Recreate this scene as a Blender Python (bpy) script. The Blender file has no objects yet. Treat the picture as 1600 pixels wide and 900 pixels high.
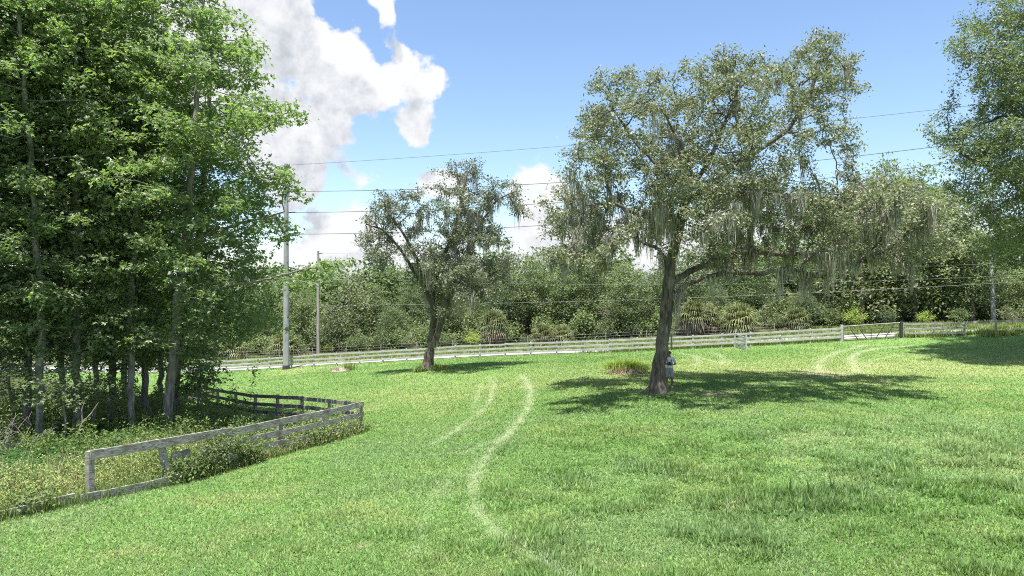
import bpy, bmesh, math, random
import numpy as np
from math import radians as R, pi
from mathutils import Vector, Matrix

random.seed(7); rng = np.random.default_rng(7)
sc = bpy.context.scene
col = sc.collection
EYE = 5.4                      # camera height above the near grass
F = 1067.0                     # focal length in photo pixels (1600 wide)
HOR = 440.0

# ------------------------------------------------------------------ camera
cam = bpy.data.cameras.new('camera'); camo = bpy.data.objects.new('camera', cam); col.objects.link(camo)
cam.lens = 24.0; cam.sensor_width = 36.0; cam.clip_end = 5000; cam.clip_start = 0.1
cam.shift_y = -10 / 1600.0
camo.location = (0, 0, EYE); camo.rotation_euler = (R(90), 0, 0)
sc.camera = camo

# ------------------------------------------------------------------ light
SUN_EL, SUN_AZ = 76.0, 192.0    # azimuth measured clockwise from +Y (view direction)
sd = Vector((math.cos(R(SUN_EL)) * math.sin(R(SUN_AZ)), math.cos(R(SUN_EL)) * math.cos(R(SUN_AZ)), math.sin(R(SUN_EL))))
sun = bpy.data.lights.new('sun', 'SUN'); sun.energy = 5.0; sun.angle = R(0.53); sun.color = (1.0, 0.96, 0.9)
suno = bpy.data.objects.new('sun', sun); col.objects.link(suno)
suno.rotation_euler = (-sd).to_track_quat('-Z', 'Y').to_euler(); suno.location = sd * 100

sc.view_settings.view_transform = 'Standard'; sc.view_settings.look = 'None'
sc.view_settings.gamma = 1; sc.view_settings.use_curve_mapping = False
sc.view_settings.exposure = 1.22
sc.render.engine = 'CYCLES'
cy = sc.cycles
cy.max_bounces = 9; cy.diffuse_bounces = 5; cy.glossy_bounces = 2; cy.transmission_bounces = 7
cy.filter_width = 1.05; cy.use_denoising = False
cy.caustics_reflective = False; cy.caustics_refractive = False

def gdir(px, py):
    v = Vector(((px - 800) / F, 1.0, (HOR - py) / F)); return v.normalized()

def build_world():
    w = bpy.data.worlds.new('World'); sc.world = w; w.use_nodes = True
    nt = w.node_tree; nt.nodes.clear(); N = nt.nodes.new; L = nt.links.new
    out = N('ShaderNodeOutputWorld')
    sky = N('ShaderNodeTexSky'); sky.sky_type = 'NISHITA'; sky.sun_disc = False
    sky.sun_elevation = R(SUN_EL); sky.sun_rotation = R(SUN_AZ)
    sky.air_density = 1.0; sky.dust_density = .8; sky.ozone_density = 3.2; sky.altitude = 0
    # ---- cloud density group : direction -> density
    g = bpy.data.node_groups.new('cloud_density', 'ShaderNodeTree')
    g.interface.new_socket('Vector', in_out='INPUT', socket_type='NodeSocketVector')
    g.interface.new_socket('Density', in_out='OUTPUT', socket_type='NodeSocketFloat')
    GN = g.nodes.new; GL = g.links.new
    gi = GN('NodeGroupInput'); go = GN('NodeGroupOutput')
    def math_(op, a, b=None, clamp=False):
        n = GN('ShaderNodeMath'); n.operation = op; n.use_clamp = clamp
        for i, v in enumerate((a, b)):
            if v is None: continue
            if isinstance(v, (int, float)): n.inputs[i].default_value = v
            else: GL(v, n.inputs[i])
        return n.outputs[0]
    def noise(vec, scale, detail, rough, offs=0):
        m = GN('ShaderNodeVectorMath'); m.operation = 'ADD'; GL(vec, m.inputs[0]); m.inputs[1].default_value = (offs, offs * .7, -offs)
        n = GN('ShaderNodeTexNoise'); n.inputs['Scale'].default_value = scale; n.inputs['Detail'].default_value = detail
        n.inputs['Roughness'].default_value = rough; GL(m.outputs[0], n.inputs['Vector']); return n
    v = gi.outputs[0]
    wn = noise(v, 9.0, 4, .6, 3.1)
    wsub = GN('ShaderNodeVectorMath'); wsub.operation = 'SUBTRACT'; GL(wn.outputs['Color'], wsub.inputs[0]); wsub.inputs[1].default_value = (.5, .5, .5)
    wsc = GN('ShaderNodeVectorMath'); wsc.operation = 'SCALE'; GL(wsub.outputs[0], wsc.inputs[0]); wsc.inputs['Scale'].default_value = 0.07
    wv = GN('ShaderNodeVectorMath'); wv.operation = 'ADD'; GL(v, wv.inputs[0]); GL(wsc.outputs[0], wv.inputs[1]); wv = wv.outputs[0]
    blobs = [(330,-60,140,1),(420,40,75,1),(460,25,50,.9),(440,-60,60,1),(440,110,85,1),(370,180,120,1),(500,90,60,1),(545,75,50,1),(585,125,44,1),(555,135,56,1),
             (590,-25,30,1.2),(598,8,25,1.3),(606,40,22,1.3),(622,68,20,1.2),(636,95,22,1.0),(655,130,48,1),(680,135,26,.9),(640,190,52,1),(655,205,34,.8),(500,170,70,1),(450,240,90,1),
             (495,245,50,.8),(540,235,34,.55),(560,150,50,.8),(470,310,55,.7),(560,290,36,.5),(520,360,55,.8),(560,345,35,.7),(470,400,55,.7),
             (560,400,60,.65),(620,400,60,.6),(680,290,42,.95),(710,300,40,.9),(640,320,26,.5),(830,285,48,1),(865,300,55,1),(815,330,50,.8),(840,380,60,.9),
             (900,360,80,.8),(868,208,22,.55),(885,225,20,.45),(785,129,14,.35),(770,131,10,.3),(720,200,40,.22),(960,420,100,.8),(740,420,90,.75),(600,440,120,.6),(480,440,80,.7),(880,430,90,.8),(1000,360,70,.5),(1300,400,90,.8),
             (1080,420,120,.8),(1230,430,140,.75),(1400,420,150,.75),(1560,420,150,.7),(1160,330,70,.6),(1330,345,70,.55),(1480,330,60,.4),
             (180,100,160,.8),(0,100,200,.8),(60,380,150,.7),(250,430,150,.7)]
    tot = None
    for px, py, r, s in blobs:
        d = gdir(px, py)
        n = GN('ShaderNodeVectorMath'); n.operation = 'DISTANCE'; GL(wv, n.inputs[0]); n.inputs[1].default_value = d
        mr = GN('ShaderNodeMapRange'); mr.interpolation_type = 'SMOOTHSTEP'
        mr.inputs['From Min'].default_value = 0; mr.inputs['From Max'].default_value = r * 1.35 / F
        mr.inputs['To Min'].default_value = s; mr.inputs['To Max'].default_value = 0
        GL(n.outputs['Value'], mr.inputs['Value'])
        tot = mr.outputs[0] if tot is None else math_('ADD', tot, mr.outputs[0])
    tot = math_('MINIMUM', tot, 1.3)
    # cumulus for the unseen sky behind and beside the view, thickened to add fill light
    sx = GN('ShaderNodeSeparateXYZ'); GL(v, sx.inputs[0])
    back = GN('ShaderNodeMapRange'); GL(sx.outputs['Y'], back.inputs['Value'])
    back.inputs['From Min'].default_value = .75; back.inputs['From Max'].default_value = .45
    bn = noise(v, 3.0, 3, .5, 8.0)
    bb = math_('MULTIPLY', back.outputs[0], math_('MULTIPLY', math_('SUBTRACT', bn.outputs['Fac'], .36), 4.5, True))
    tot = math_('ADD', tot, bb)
    f1 = noise(v, 15, 10, .66, 1.3); f2 = noise(v, 48, 8, .7, 5.0)
    fb = math_('ADD', math_('MULTIPLY', math_('SUBTRACT', f1.outputs['Fac'], .5), 1.9), math_('MULTIPLY', math_('SUBTRACT', f2.outputs['Fac'], .5), .9))
    vo = GN('ShaderNodeTexVoronoi'); vo.inputs['Scale'].default_value = 20; vo.inputs['Detail'].default_value = 3; vo.inputs['Roughness'].default_value = .6
    GL(wv, vo.inputs['Vector']); fb = math_('ADD', fb, math_('MULTIPLY', math_('SUBTRACT', .45, vo.outputs['Distance']), .5))
    amp = math_('MULTIPLY', tot, 4.0, True)
    res = math_('ADD', tot, math_('MULTIPLY', fb, amp))
    GL(res, go.inputs[0])
    # ---- use it twice
    tc = N('ShaderNodeTexCoord')
    def dens(off):
        a = N('ShaderNodeVectorMath'); a.operation = 'ADD'; L(tc.outputs['Generated'], a.inputs[0]); a.inputs[1].default_value = off
        nn = N('ShaderNodeVectorMath'); nn.operation = 'NORMALIZE'; L(a.outputs[0], nn.inputs[0])
        q = N('ShaderNodeGroup'); q.node_tree = g; L(nn.outputs[0], q.inputs[0]); return q.outputs[0]
    d0 = dens((0, 0, 0)); d1 = dens((-.012, 0, .055))
    al = N('ShaderNodeMapRange'); al.interpolation_type = 'SMOOTHSTEP'; L(d0, al.inputs['Value'])
    al.inputs['From Min'].default_value = .26; al.inputs['From Max'].default_value = .72
    sh = N('ShaderNodeMapRange'); sh.interpolation_type = 'SMOOTHSTEP'; L(d1, sh.inputs['Value'])
    sh.inputs['From Min'].default_value = .45; sh.inputs['From Max'].default_value = 1.75
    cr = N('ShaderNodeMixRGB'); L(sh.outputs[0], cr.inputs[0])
    cr.inputs[1].default_value = (4.25, 4.3, 4.4, 1); cr.inputs[2].default_value = (2.2, 2.38, 2.7, 1)  # self-shadow painted into the cloud colour: greyer where cloud lies dense above
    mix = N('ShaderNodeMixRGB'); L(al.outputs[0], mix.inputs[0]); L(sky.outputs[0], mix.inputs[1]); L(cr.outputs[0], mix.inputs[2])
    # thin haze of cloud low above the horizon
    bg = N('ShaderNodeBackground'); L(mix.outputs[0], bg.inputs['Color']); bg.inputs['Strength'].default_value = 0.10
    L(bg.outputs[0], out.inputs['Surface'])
    w.cycles.sampling_method = 'MANUAL'; w.cycles.sample_map_resolution = 512
build_world()

# ------------------------------------------------------------------ numpy helpers
_tab = np.random.default_rng(99).random((256, 256))
def vnoise(x, y, s, seed=0):
    x = np.asarray(x) / s + seed * 17.3 + 1000; y = np.asarray(y) / s + seed * 9.1 + 1000
    i = np.floor(x).astype(int); j = np.floor(y).astype(int); u = x - i; v = y - j
    u = u * u * (3 - 2 * u); v = v * v * (3 - 2 * v)
    a = _tab[i % 256, j % 256]; b = _tab[(i + 1) % 256, j % 256]; c = _tab[i % 256, (j + 1) % 256]; d = _tab[(i + 1) % 256, (j + 1) % 256]
    return (a * (1 - u) + b * u) * (1 - v) + (c * (1 - u) + d * u) * v
def fbm(x, y, s, seed=0, o=4):
    t = 0; w = 0; a = 1.0
    for k in range(o): t = t + a * vnoise(x, y, s / 2 ** k, seed + k * 3); w += a; a *= .55
    return t / w

# terrain: a thin-plate surface through (photo pixel, distance) ground points
_cp = [(143,780,18),(0,812,15.8),(268,762,20),(563,675,28),(387,655,36),(800,900,12.6),(1600,900,10.6),(0,900,12.5),(1030,612,31),(668,578,50),
       (447,577,68),(330,583,71),(900,554,63),(1180,541,60),(1360,531,58),(1600,521,56),(1600,640,27),(1200,780,16),(800,700,22.2),(1600,570,43),
       (980,587,38.5),(530,582,60),(0,640,40),(100,612,55),(-200,700,26),(-300,600,70),(2000,640,26),(2100,520,56),(120,690,27),(250,668,30)]
_P = np.array([[(px - 800) / F * d, d, EYE - (py - HOR) / F * d] for px, py, d in _cp] + [[0, 0, .1], [-14, 2, .0], [16, 2, .6], [-40, 90, -4.0], [40, 85, .8], [0, 88, -1.6]])
def _U(r2): return 0.5 * r2 * np.log(r2 + 1e-9)
def _fit():
    n = len(_P); A = np.zeros((n + 3, n + 3)); d2 = ((_P[:, None, :2] - _P[None, :, :2]) ** 2).sum(-1)
    A[:n, :n] = _U(d2) + np.eye(n) * 25.0
    A[:n, n] = 1; A[:n, n + 1:] = _P[:, :2]; A[n, :n] = 1; A[n + 1:, :n] = _P[:, :2].T
    return np.linalg.solve(A, np.concatenate([_P[:, 2], np.zeros(3)]))
_W = _fit()
def gz(x, y):
    x = np.asarray(x, float); y = np.asarray(y, float); sh = x.shape
    X = np.clip(x, -60, 60).ravel(); Y = np.clip(y, -5, 90).ravel()
    out = np.empty(X.shape)
    for k in range(0, len(X), 60000):
        a = X[k:k + 60000]; b = Y[k:k + 60000]
        d2 = (a[:, None] - _P[None, :, 0]) ** 2 + (b[:, None] - _P[None, :, 1]) ** 2
        out[k:k + 60000] = _U(d2) @ _W[:len(_P)] + _W[len(_P)] + _W[len(_P) + 1] * a + _W[len(_P) + 2] * b
    out = out.reshape(sh)
    return out + .10 * (fbm(x, y, 5.0, 3, 3) - .5)
def gz1(x, y): return float(gz(np.array([x]), np.array([y]))[0])
def ground(px, py, far=95):
    """where the line of sight through a photo pixel meets the land"""
    ds = np.linspace(9, far, 900); x = (px - 800) / F * ds; z = EYE - (py - HOR) / F * ds
    h = gz(x, ds); k = np.argmax(z < h)
    if not (z < h).any(): k = len(ds) - 1
    return float(x[k]), float(ds[k]), float(h[k])
def at(px, py, d): return Vector(((px - 800) / F * d, d, EYE + (HOR - py) / F * d))
def base(px, d):
    x = (px - 800) / F * d; return Vector((x, d, gz1(x, d)))

def mesh_np(name, V, Fc, mat, parent=None, smooth=False, attrs=None, mats=None, midx=None):
    V = np.ascontiguousarray(V, dtype=np.float32); me = bpy.data.meshes.new(name)
    if not isinstance(Fc, (list, tuple)): Fc = [Fc]
    Fc = [np.asarray(f, dtype=np.int32) for f in Fc if len(f)]
    tot = np.concatenate([np.full(len(f), f.shape[1], np.int32) for f in Fc]); idx = np.concatenate([f.ravel() for f in Fc])
    me.vertices.add(len(V)); me.vertices.foreach_set('co', V.ravel())
    me.loops.add(len(idx)); me.loops.foreach_set('vertex_index', idx)
    me.polygons.add(len(tot)); st = np.concatenate([[0], np.cumsum(tot)[:-1]]).astype(np.int32)
    me.polygons.foreach_set('loop_start', st)
    me.polygons.foreach_set('use_smooth', np.full(len(tot), bool(smooth)))
    if attrs:
        for nm, (ty, dom, arr) in attrs.items():
            a = me.attributes.new(nm, ty, dom)
            a.data.foreach_set({'FLOAT': 'value', 'FLOAT_COLOR': 'color'}[ty], np.ascontiguousarray(arr, dtype=np.float32).ravel())
    for m in (mats or [mat]): me.materials.append(m)
    if midx is not None: me.polygons.foreach_set('material_index', np.asarray(midx, np.int32))
    me.update(calc_edges=True); me.validate(clean_customdata=False)
    o = bpy.data.objects.new(name, me); col.objects.link(o)
    if parent is not None: o.parent = parent
    return o

class MB:
    """collects boxes, tubes and quads into ONE mesh"""
    def __init__(s): s.v = []; s.q = []; s.n = 0; s.t = []
    def add(s, V, Q):
        V = np.asarray(V, float); Q = np.asarray(Q, int)
        s.v.append(V); (s.q if Q.shape[1] == 4 else s.t).append(Q + s.n); s.n += len(V)
    def beam(s, a, b, w, h, up=(0, 0, 1), nseg=1, wob=0, bev=0):
        a = np.array(a, float); b = np.array(b, float); t = b - a; t /= np.linalg.norm(t)
        u = np.array(up, float); sd_ = np.cross(t, u); sd_ /= np.linalg.norm(sd_); u = np.cross(sd_, t)
        V = []; k = nseg + 1; bv = bev
        prof = [(-1, -1), (1, -1), (1, 1), (-1, 1)]
        if bv: 
            cw, ch = bv / (w / 2), bv / (h / 2)
            prof = [(-1 + cw, -1), (1 - cw, -1), (1, -1 + ch), (1, 1 - ch), (1 - cw, 1), (-1 + cw, 1), (-1, 1 - ch), (-1, -1 + ch)]
        m = len(prof)
        for i in range(k):
            f = i / nseg; p = a + (b - a) * f
            if wob: p = p + u * (vnoise(f * nseg * .7 + a[0], a[1], 1., 5) - .5) * wob + sd_ * (vnoise(f * nseg * .6 + a[1], a[0], 1., 8) - .5) * wob * .6
            for x, y in prof: V.append(p + sd_ * x * w / 2 + u * y * h / 2)
        Q = [[i * m + j, i * m + (j + 1) % m, (i + 1) * m + (j + 1) % m, (i + 1) * m + j] for i in range(nseg) for j in range(m)]
        s.add(V, Q)
        if m == 4: s.add(np.array(V)[[0, 1, 2, 3]], [[3, 2, 1, 0]]); s.add(np.array(V)[-4:], [[0, 1, 2, 3]])
        else:
            for c, sg in ((V[:8], -1), (V[-8:], 1)):
                c = np.array(c); q = [[0, 1, 2, 3], [0, 3, 4, 7], [4, 5, 6, 7]]
                s.add(c, [x[::-1] if sg < 0 else x for x in q])
    def tube(s, P, r, n=6, cap=True):
        V, Q = tube_np(np.array(P, float), np.broadcast_to(np.array(r, float), (len(P),)), n); s.add(V, Q)
        if cap:
            for ring, sg in ((V[:n], -1), (V[-n:], 1)):
                c = ring.mean(0); W = np.vstack([ring, c]); T = [[j, (j + 1) % n, n] if sg > 0 else [(j + 1) % n, j, n] for j in range(n)]
                s.add(W, T)
    def build(s, name, mat, parent=None, smooth=False, attrs=None):
        return mesh_np(name, np.vstack(s.v), [np.vstack(a) for a in (s.q, s.t) if a], mat, parent, smooth, attrs)

def tube_np(P, r, n):
    T = np.gradient(P, axis=0); T /= np.linalg.norm(T, axis=1)[:, None] + 1e-9
    ref = np.array([0, 0, 1.]) if abs(T[0, 2]) < .8 else np.array([0, 1., 0])
    nv = np.cross(T[0], ref); nv /= np.linalg.norm(nv)
    a = np.arange(n) * 2 * pi / n; ca, sa = np.cos(a), np.sin(a); V = np.empty((len(P), n, 3))
    for i in range(len(P)):
        nv = nv - T[i] * nv.dot(T[i]); l = np.linalg.norm(nv)
        nv = nv / l if l > 1e-6 else np.cross(T[i], [1, 0, 0])
        bv = np.cross(T[i], nv)
        V[i] = P[i] + r[i] * (ca[:, None] * nv + sa[:, None] * bv)
    j = np.arange(n); jj = (j + 1) % n
    Q = (np.stack([j, jj, jj + n, j + n], 1)[None] + (np.arange(len(P) - 1) * n)[:, None, None]).reshape(-1, 4)
    return V.reshape(-1, 3), Q

def tag(o, label=None, cat=None, group=None, kind=None):
    if label: o['label'] = label
    if cat: o['category'] = cat
    if group: o['group'] = group
    if kind: o['kind'] = kind
    return o
def empty(name, loc=(0, 0, 0), rz=0):
    o = bpy.data.objects.new(name, None); col.objects.link(o); o.location = loc; o.rotation_euler = (0, 0, rz); o.empty_display_size = .3; return o
def copy_tree(o, parent=None):
    c = o.copy(); col.objects.link(c); c.parent = parent
    for ch in list(o.children): copy_tree(ch, c)
    return c

# ------------------------------------------------------------------ materials
def mat_new(name):
    m = bpy.data.materials.new(name); m.use_nodes = True; nt = m.node_tree; nt.nodes.clear(); return m, nt
def leaf_mat(name, dark, light, trans=.35, tcol=None, rough=.55, spec=.25, attr='tint'):
    m, nt = mat_new(name); N = nt.nodes.new; L = nt.links.new
    o = N('ShaderNodeOutputMaterial'); p = N('ShaderNodeBsdfPrincipled'); t = N('ShaderNodeBsdfTranslucent'); mx = N('ShaderNodeMixShader')
    a = N('ShaderNodeAttribute'); a.attribute_name = attr
    oi = N('ShaderNodeObjectInfo')
    mr = N('ShaderNodeMixRGB'); mr.inputs[1].default_value = (*dark, 1); mr.inputs[2].default_value = (*light, 1)
    L(a.outputs['Fac'], mr.inputs[0])
    hs = N('ShaderNodeHueSaturation'); L(mr.outputs[0], hs.inputs['Color'])
    v = N('ShaderNodeMapRange'); L(oi.outputs['Random'], v.inputs['Value']); v.inputs['To Min'].default_value = .85; v.inputs['To Max'].default_value = 1.15
    L(v.outputs[0], hs.inputs['Value'])
    h = N('ShaderNodeMapRange'); L(oi.outputs['Random'], h.inputs['Value']); h.inputs['To Min'].default_value = .513; h.inputs['To Max'].default_value = .487
    L(h.outputs[0], hs.inputs['Hue'])
    L(hs.outputs[0], p.inputs['Base Color']); p.inputs['Roughness'].default_value = rough; p.inputs['Specular IOR Level'].default_value = spec
    tm = N('ShaderNodeMixRGB'); tm.blend_type = 'MULTIPLY'; tm.inputs[0].default_value = 1; L(hs.outputs[0], tm.inputs[1])
    tm.inputs[2].default_value = (*(tcol or (1.5, 1.6, .7)), 1); L(tm.outputs[0], t.inputs['Color'])
    mx.inputs[0].default_value = trans; L(p.outputs[0], mx.inputs[1]); L(t.outputs[0], mx.inputs[2]); L(mx.outputs[0], o.inputs['Surface'])
    return m
def rough_mat(name, c1, c2, scale=4, detail=6, rough=.85, bump=.4, stretch=(1, 1, 1), c3=None, scale2=1.2, dist=.02, coord='Object', lo=.35, hi=.65):
    m, nt = mat_new(name); N = nt.nodes.new; L = nt.links.new
    o = N('ShaderNodeOutputMaterial'); p = N('ShaderNodeBsdfPrincipled'); L(p.outputs[0], o.inputs['Surface'])
    tc = N('ShaderNodeTexCoord'); mp = N('ShaderNodeMapping'); L(tc.outputs[coord], mp.inputs[0]); mp.inputs['Scale'].default_value = stretch
    n = N('ShaderNodeTexNoise'); L(mp.outputs[0], n.inputs['Vector']); n.inputs['Scale'].default_value = scale; n.inputs['Detail'].default_value = detail; n.inputs['Roughness'].default_value = .65
    r = N('ShaderNodeMapRange'); L(n.outputs['Fac'], r.inputs['Value']); r.inputs['From Min'].default_value = lo; r.inputs['From Max'].default_value = hi
    mx = N('ShaderNodeMixRGB'); L(r.outputs[0], mx.inputs[0]); mx.inputs[1].default_value = (*c1, 1); mx.inputs[2].default_value = (*c2, 1)
    c = mx.outputs[0]
    if c3:
        n2 = N('ShaderNodeTexNoise'); L(tc.outputs[coord], n2.inputs['Vector']); n2.inputs['Scale'].default_value = scale2; n2.inputs['Detail'].default_value = 5
        r2 = N('ShaderNodeMapRange'); L(n2.outputs['Fac'], r2.inputs['Value']); r2.inputs['From Min'].default_value = .5; r2.inputs['From Max'].default_value = .68
        m2 = N('ShaderNodeMixRGB'); L(r2.outputs[0], m2.inputs[0]); L(c, m2.inputs[1]); m2.inputs[2].default_value = (*c3, 1); c = m2.outputs[0]
    L(c, p.inputs['Base Color']); p.inputs['Roughness'].default_value = rough; p.inputs['Specular IOR Level'].default_value = .2
    b = N('ShaderNodeBump'); b.inputs['Strength'].default_value = bump; b.inputs['Distance'].default_value = dist; L(n.outputs['Fac'], b.inputs['Height']); L(b.outputs[0], p.inputs['Normal'])
    return m
def bark_mat(name, c1, c2, c3=None, s=7, bump=.9, dist=.05):
    return rough_mat(name, c1, c2, s, 8, .95, bump, (1, 1, .22), c3, 1.1, dist)

M = dict(
    oak_bark=bark_mat('oak_bark', (.045, .036, .028), (.17, .145, .12), (.20, .19, .16), 9, 1.0, .06),
    gum_bark=bark_mat('gum_bark', (.10, .085, .07), (.30, .275, .235), (.17, .17, .12), 8),
    pale_bark=bark_mat('pale_bark', (.14, .13, .11), (.42, .40, .36), (.16, .17, .13), 6, .6),
    palm_bark=bark_mat('palm_bark', (.05, .04, .03), (.16, .12, .09), None, 9),
    dead_wood=bark_mat('dead_wood', (.12, .10, .08), (.38, .34, .29), None, 9),
    oak_leaf=leaf_mat('oak_leaf', (.085, .102, .064), (.285, .305, .195), .34, (1.1, 1.25, .75), .45, .4),
    oak_leaf_grey=leaf_mat('oak_leaf_grey', (.092, .108, .072), (.295, .315, .215), .36, (1.1, 1.25, .8), .45, .4),
    oak_leaf_deep=leaf_mat('oak_leaf_deep', (.075, .105, .052), (.245, .290, .155), .36, (1.2, 1.4, .7), .45, .4),
    gum_leaf=leaf_mat('gum_leaf', (.105, .155, .080), (.31, .37, .195), .52, (1.15, 1.45, .55), .40, .5),
    wood_leaf=leaf_mat('wood_leaf', (.075, .112, .052), (.245, .300, .140), .36, (1.2, 1.4, .7)),
    wood_leaf_grey=leaf_mat('wood_leaf_grey', (.085, .112, .062), (.240, .280, .155), .28),
    wood_leaf_dark=leaf_mat('wood_leaf_dark', (.050, .085, .044), (.165, .215, .105), .30),
    bright_leaf=leaf_mat('bright_leaf', (.17, .25, .05), (.42, .50, .12), .3),
    frond=leaf_mat('frond', (.08, .10, .045), (.24, .26, .13), .2),
    dead_frond=leaf_mat('dead_frond', (.14, .12, .085), (.32, .28, .21), .15, (1.2, 1, .8)),
    fern=leaf_mat('fern', (.035, .095, .028), (.10, .20, .055), .35),
    weed=leaf_mat('weed', (.14, .21, .06), (.42, .48, .18), .30, (1.2, 1.2, .7)),
    vine=leaf_mat('vine', (.07, .12, .035), (.22, .28, .09), .30),
    moss=leaf_mat('moss', (.17, .17, .135), (.44, .43, .36), .25, (1, 1, .9), .9, .0),
    straw=leaf_mat('straw', (.20, .16, .09), (.45, .38, .25), .2, (1, 1, .8), .9, .05),
    old_board=rough_mat('old_board', (.085, .078, .070), (.47, .445, .41), 5, 10, .95, .8, (1.2, 1.2, 9), (.15, .135, .11), 2.2, .012),
    white_board=rough_mat('white_board', (.28, .275, .265), (.52, .51, .49), 3, 6, .8, .3, (1, 1, 4), (.34, .33, .31), 1.3, .005),
    worn_board=rough_mat('worn_board', (.16, .15, .14), (.46, .45, .43), 3, 6, .85, .3, (1, 1, 4), (.20, .19, .17), 1.3, .005),
    concrete=rough_mat('concrete', (.26, .265, .28), (.35, .355, .37), 2.5, 6, .85, .2, (1, 1, .3), (.22, .22, .23), .8, .004),
    pole_wood=rough_mat('pole_wood', (.22, .20, .175), (.38, .36, .325), 6, 6, .9, .3, (1, 1, .1)),
    metal_dark=rough_mat('metal_dark', (.035, .035, .035), (.08, .078, .075), 9, 4, .55, .1),
    wire=rough_mat('wire', (.07, .07, .075), (.12, .12, .125), 3, 2, .5, 0),
    pale_wire=rough_mat('pale_wire', (.18, .18, .18), (.28, .28, .27), 3, 2, .6, 0),
    ceramic=rough_mat('ceramic', (.15, .15, .16), (.25, .25, .27), 4, 2, .3, 0),
    road=rough_mat('road', (.27, .26, .245), (.38, .37, .35), 1.2, 8, .95, .3, (1, 1, 1), (.35, .33, .30), .3, .01),
    soil=rough_mat('soil', (.16, .12, .09), (.36, .29, .24), 6, 8, 1, .6),
    skin=rough_mat('skin', (.20, .115, .08), (.25, .15, .105), 8, 3, .6, 0),
    shirt=rough_mat('shirt', (.60, .60, .63), (.68, .68, .71), 6, 3, .9, .1),
    shorts=rough_mat('shorts', (.25, .26, .28), (.32, .33, .35), 8, 3, .9, .1),
    cap=rough_mat('cap', (.04, .04, .045), (.06, .06, .07), 8, 3, .9, .1),
    shoe=rough_mat('shoe', (.5, .5, .5), (.6, .6, .6), 8, 3, .8, .1),
    black=rough_mat('black', (.02, .02, .02), (.03, .03, .03), 8, 3, .5, 0),
)

# ------------------------------------------------------------------ grass colour map (wear of the sward itself)
GX0, GX1, GY0, GY1, GS = -60, 62, 6, 92, .1
gw, gh = int((GX1 - GX0) / GS), int((GY1 - GY0) / GS)
track = np.zeros((gw, gh), np.float32); bare = np.zeros((gw, gh), np.float32); pale = np.zeros((gw, gh), np.float32)
def stamp(arr, x, y, r, s):
    i0, i1 = int((x - 2 * r - GX0) / GS), int((x + 2 * r - GX0) / GS) + 2; j0, j1 = int((y - 2 * r - GY0) / GS), int((y + 2 * r - GY0) / GS) + 2
    i0, j0 = max(i0, 0), max(j0, 0); i1, j1 = min(i1, gw), min(j1, gh)
    if i1 <= i0 or j1 <= j0: return
    X = GX0 + np.arange(i0, i1) * GS - x; Y = GY0 + np.arange(j0, j1) * GS - y
    g = s * np.exp(-(X[:, None] ** 2 + Y[None] ** 2) / (r * r)); arr[i0:i1, j0:j1] = np.maximum(arr[i0:i1, j0:j1], g)
def stroke(pts, wpx, s, arr=None):
    arr = track if arr is None else arr
    G = [ground(*p) for p in pts]; n = len(G)
    for a, b in zip(G[:-1], G[1:]):
        L_ = math.hypot(a[0] - b[0], a[1] - b[1]); k = max(2, int(L_ / .12))
        for i in range(k):
            f = i / k; x = a[0] + (b[0] - a[0]) * f; y = a[1] + (b[1] - a[1]) * f
            stamp(arr, x, y, wpx, s * (.65 + .5 * vnoise(x, y, .8, 4)))
TR = [([(812,586),(822,598),(828,612),(824,638),(806,662),(788,682),(764,705)], .20, 1.), ([(822,640),(800,672),(776,690),(745,700),(715,712)], .16, .5), ([(764,705),(745,732),(735,765),(742,800),(765,830)], .17, .85), ([(765,830),(800,855),(850,885),(900,912)], .17, .8),
      ([(766,590),(770,606),(764,628),(742,650),(718,668),(690,686),(668,698)], .15, .7), ([(700,740),(680,770),(672,800)], .14, .35), ([(752,600),(745,620),(740,640)], .16, .6),
      ([(745,725),(710,748),(690,768),(668,795),(650,840),(640,880)], .15, .3),
      ([(1420,541),(1370,545),(1340,551),(1330,560),(1333,574),(1345,584)], .3, .85), ([(1350,540),(1310,550),(1285,560),(1278,572),(1282,582)], .3, .75),
      ([(1400,556),(1370,562),(1352,566),(1358,576)], .3, .45),
      ([(1060,552),(1085,557),(1092,566),(1086,572)], .26, .7), ([(1080,555),(1105,562),(1125,569),(1133,562),(1122,554),(1105,551)], .26, .75),
      ([(1290,588),(1250,596),(1180,604),(1120,610)], .5, .3)]
for p, w_, s_ in TR: stroke(p, w_, s_)
for px, py, r, s in [(765,626,.2,1),(758,634,.17,.9),(812,632,.2,.45),(1285,583,1.2,.75),(1255,584,.9,.6),(1310,584,.8,.6),(1115,616,.6,.8),(1090,613,.45,.6),(1140,800,.3,.4),
                     (1150,795,.35,.35),(560,858,.18,.7),(1030,612,1.0,.9),(1000,612,.5,.6),(668,578,1.3,.8)]:
    x, y, z = ground(px, py); stamp(bare, x, y, r * (.6 if (px, py) in ((1030, 612), (668, 578)) else 1), s)
def look(arr, x, y):
    i = np.clip(((x - GX0) / GS).astype(int), 0, gw - 1); j = np.clip(((y - GY0) / GS).astype(int), 0, gh - 1); return arr[i, j]
UF = np.array([4.9, 10.0]); UF /= np.linalg.norm(UF); NF = np.array([-UF[1], UF[0]]); P0 = np.array([-11.13, 18.0])
CORNER = np.array([-6.2, 28.0]); UB = np.array([-7.7, 8.0]); UB /= np.linalg.norm(UB)
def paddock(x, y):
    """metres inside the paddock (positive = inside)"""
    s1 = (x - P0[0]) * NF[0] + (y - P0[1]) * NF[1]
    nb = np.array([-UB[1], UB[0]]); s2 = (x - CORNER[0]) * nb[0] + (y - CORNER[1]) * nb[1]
    return np.minimum(s1, s2)
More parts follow.
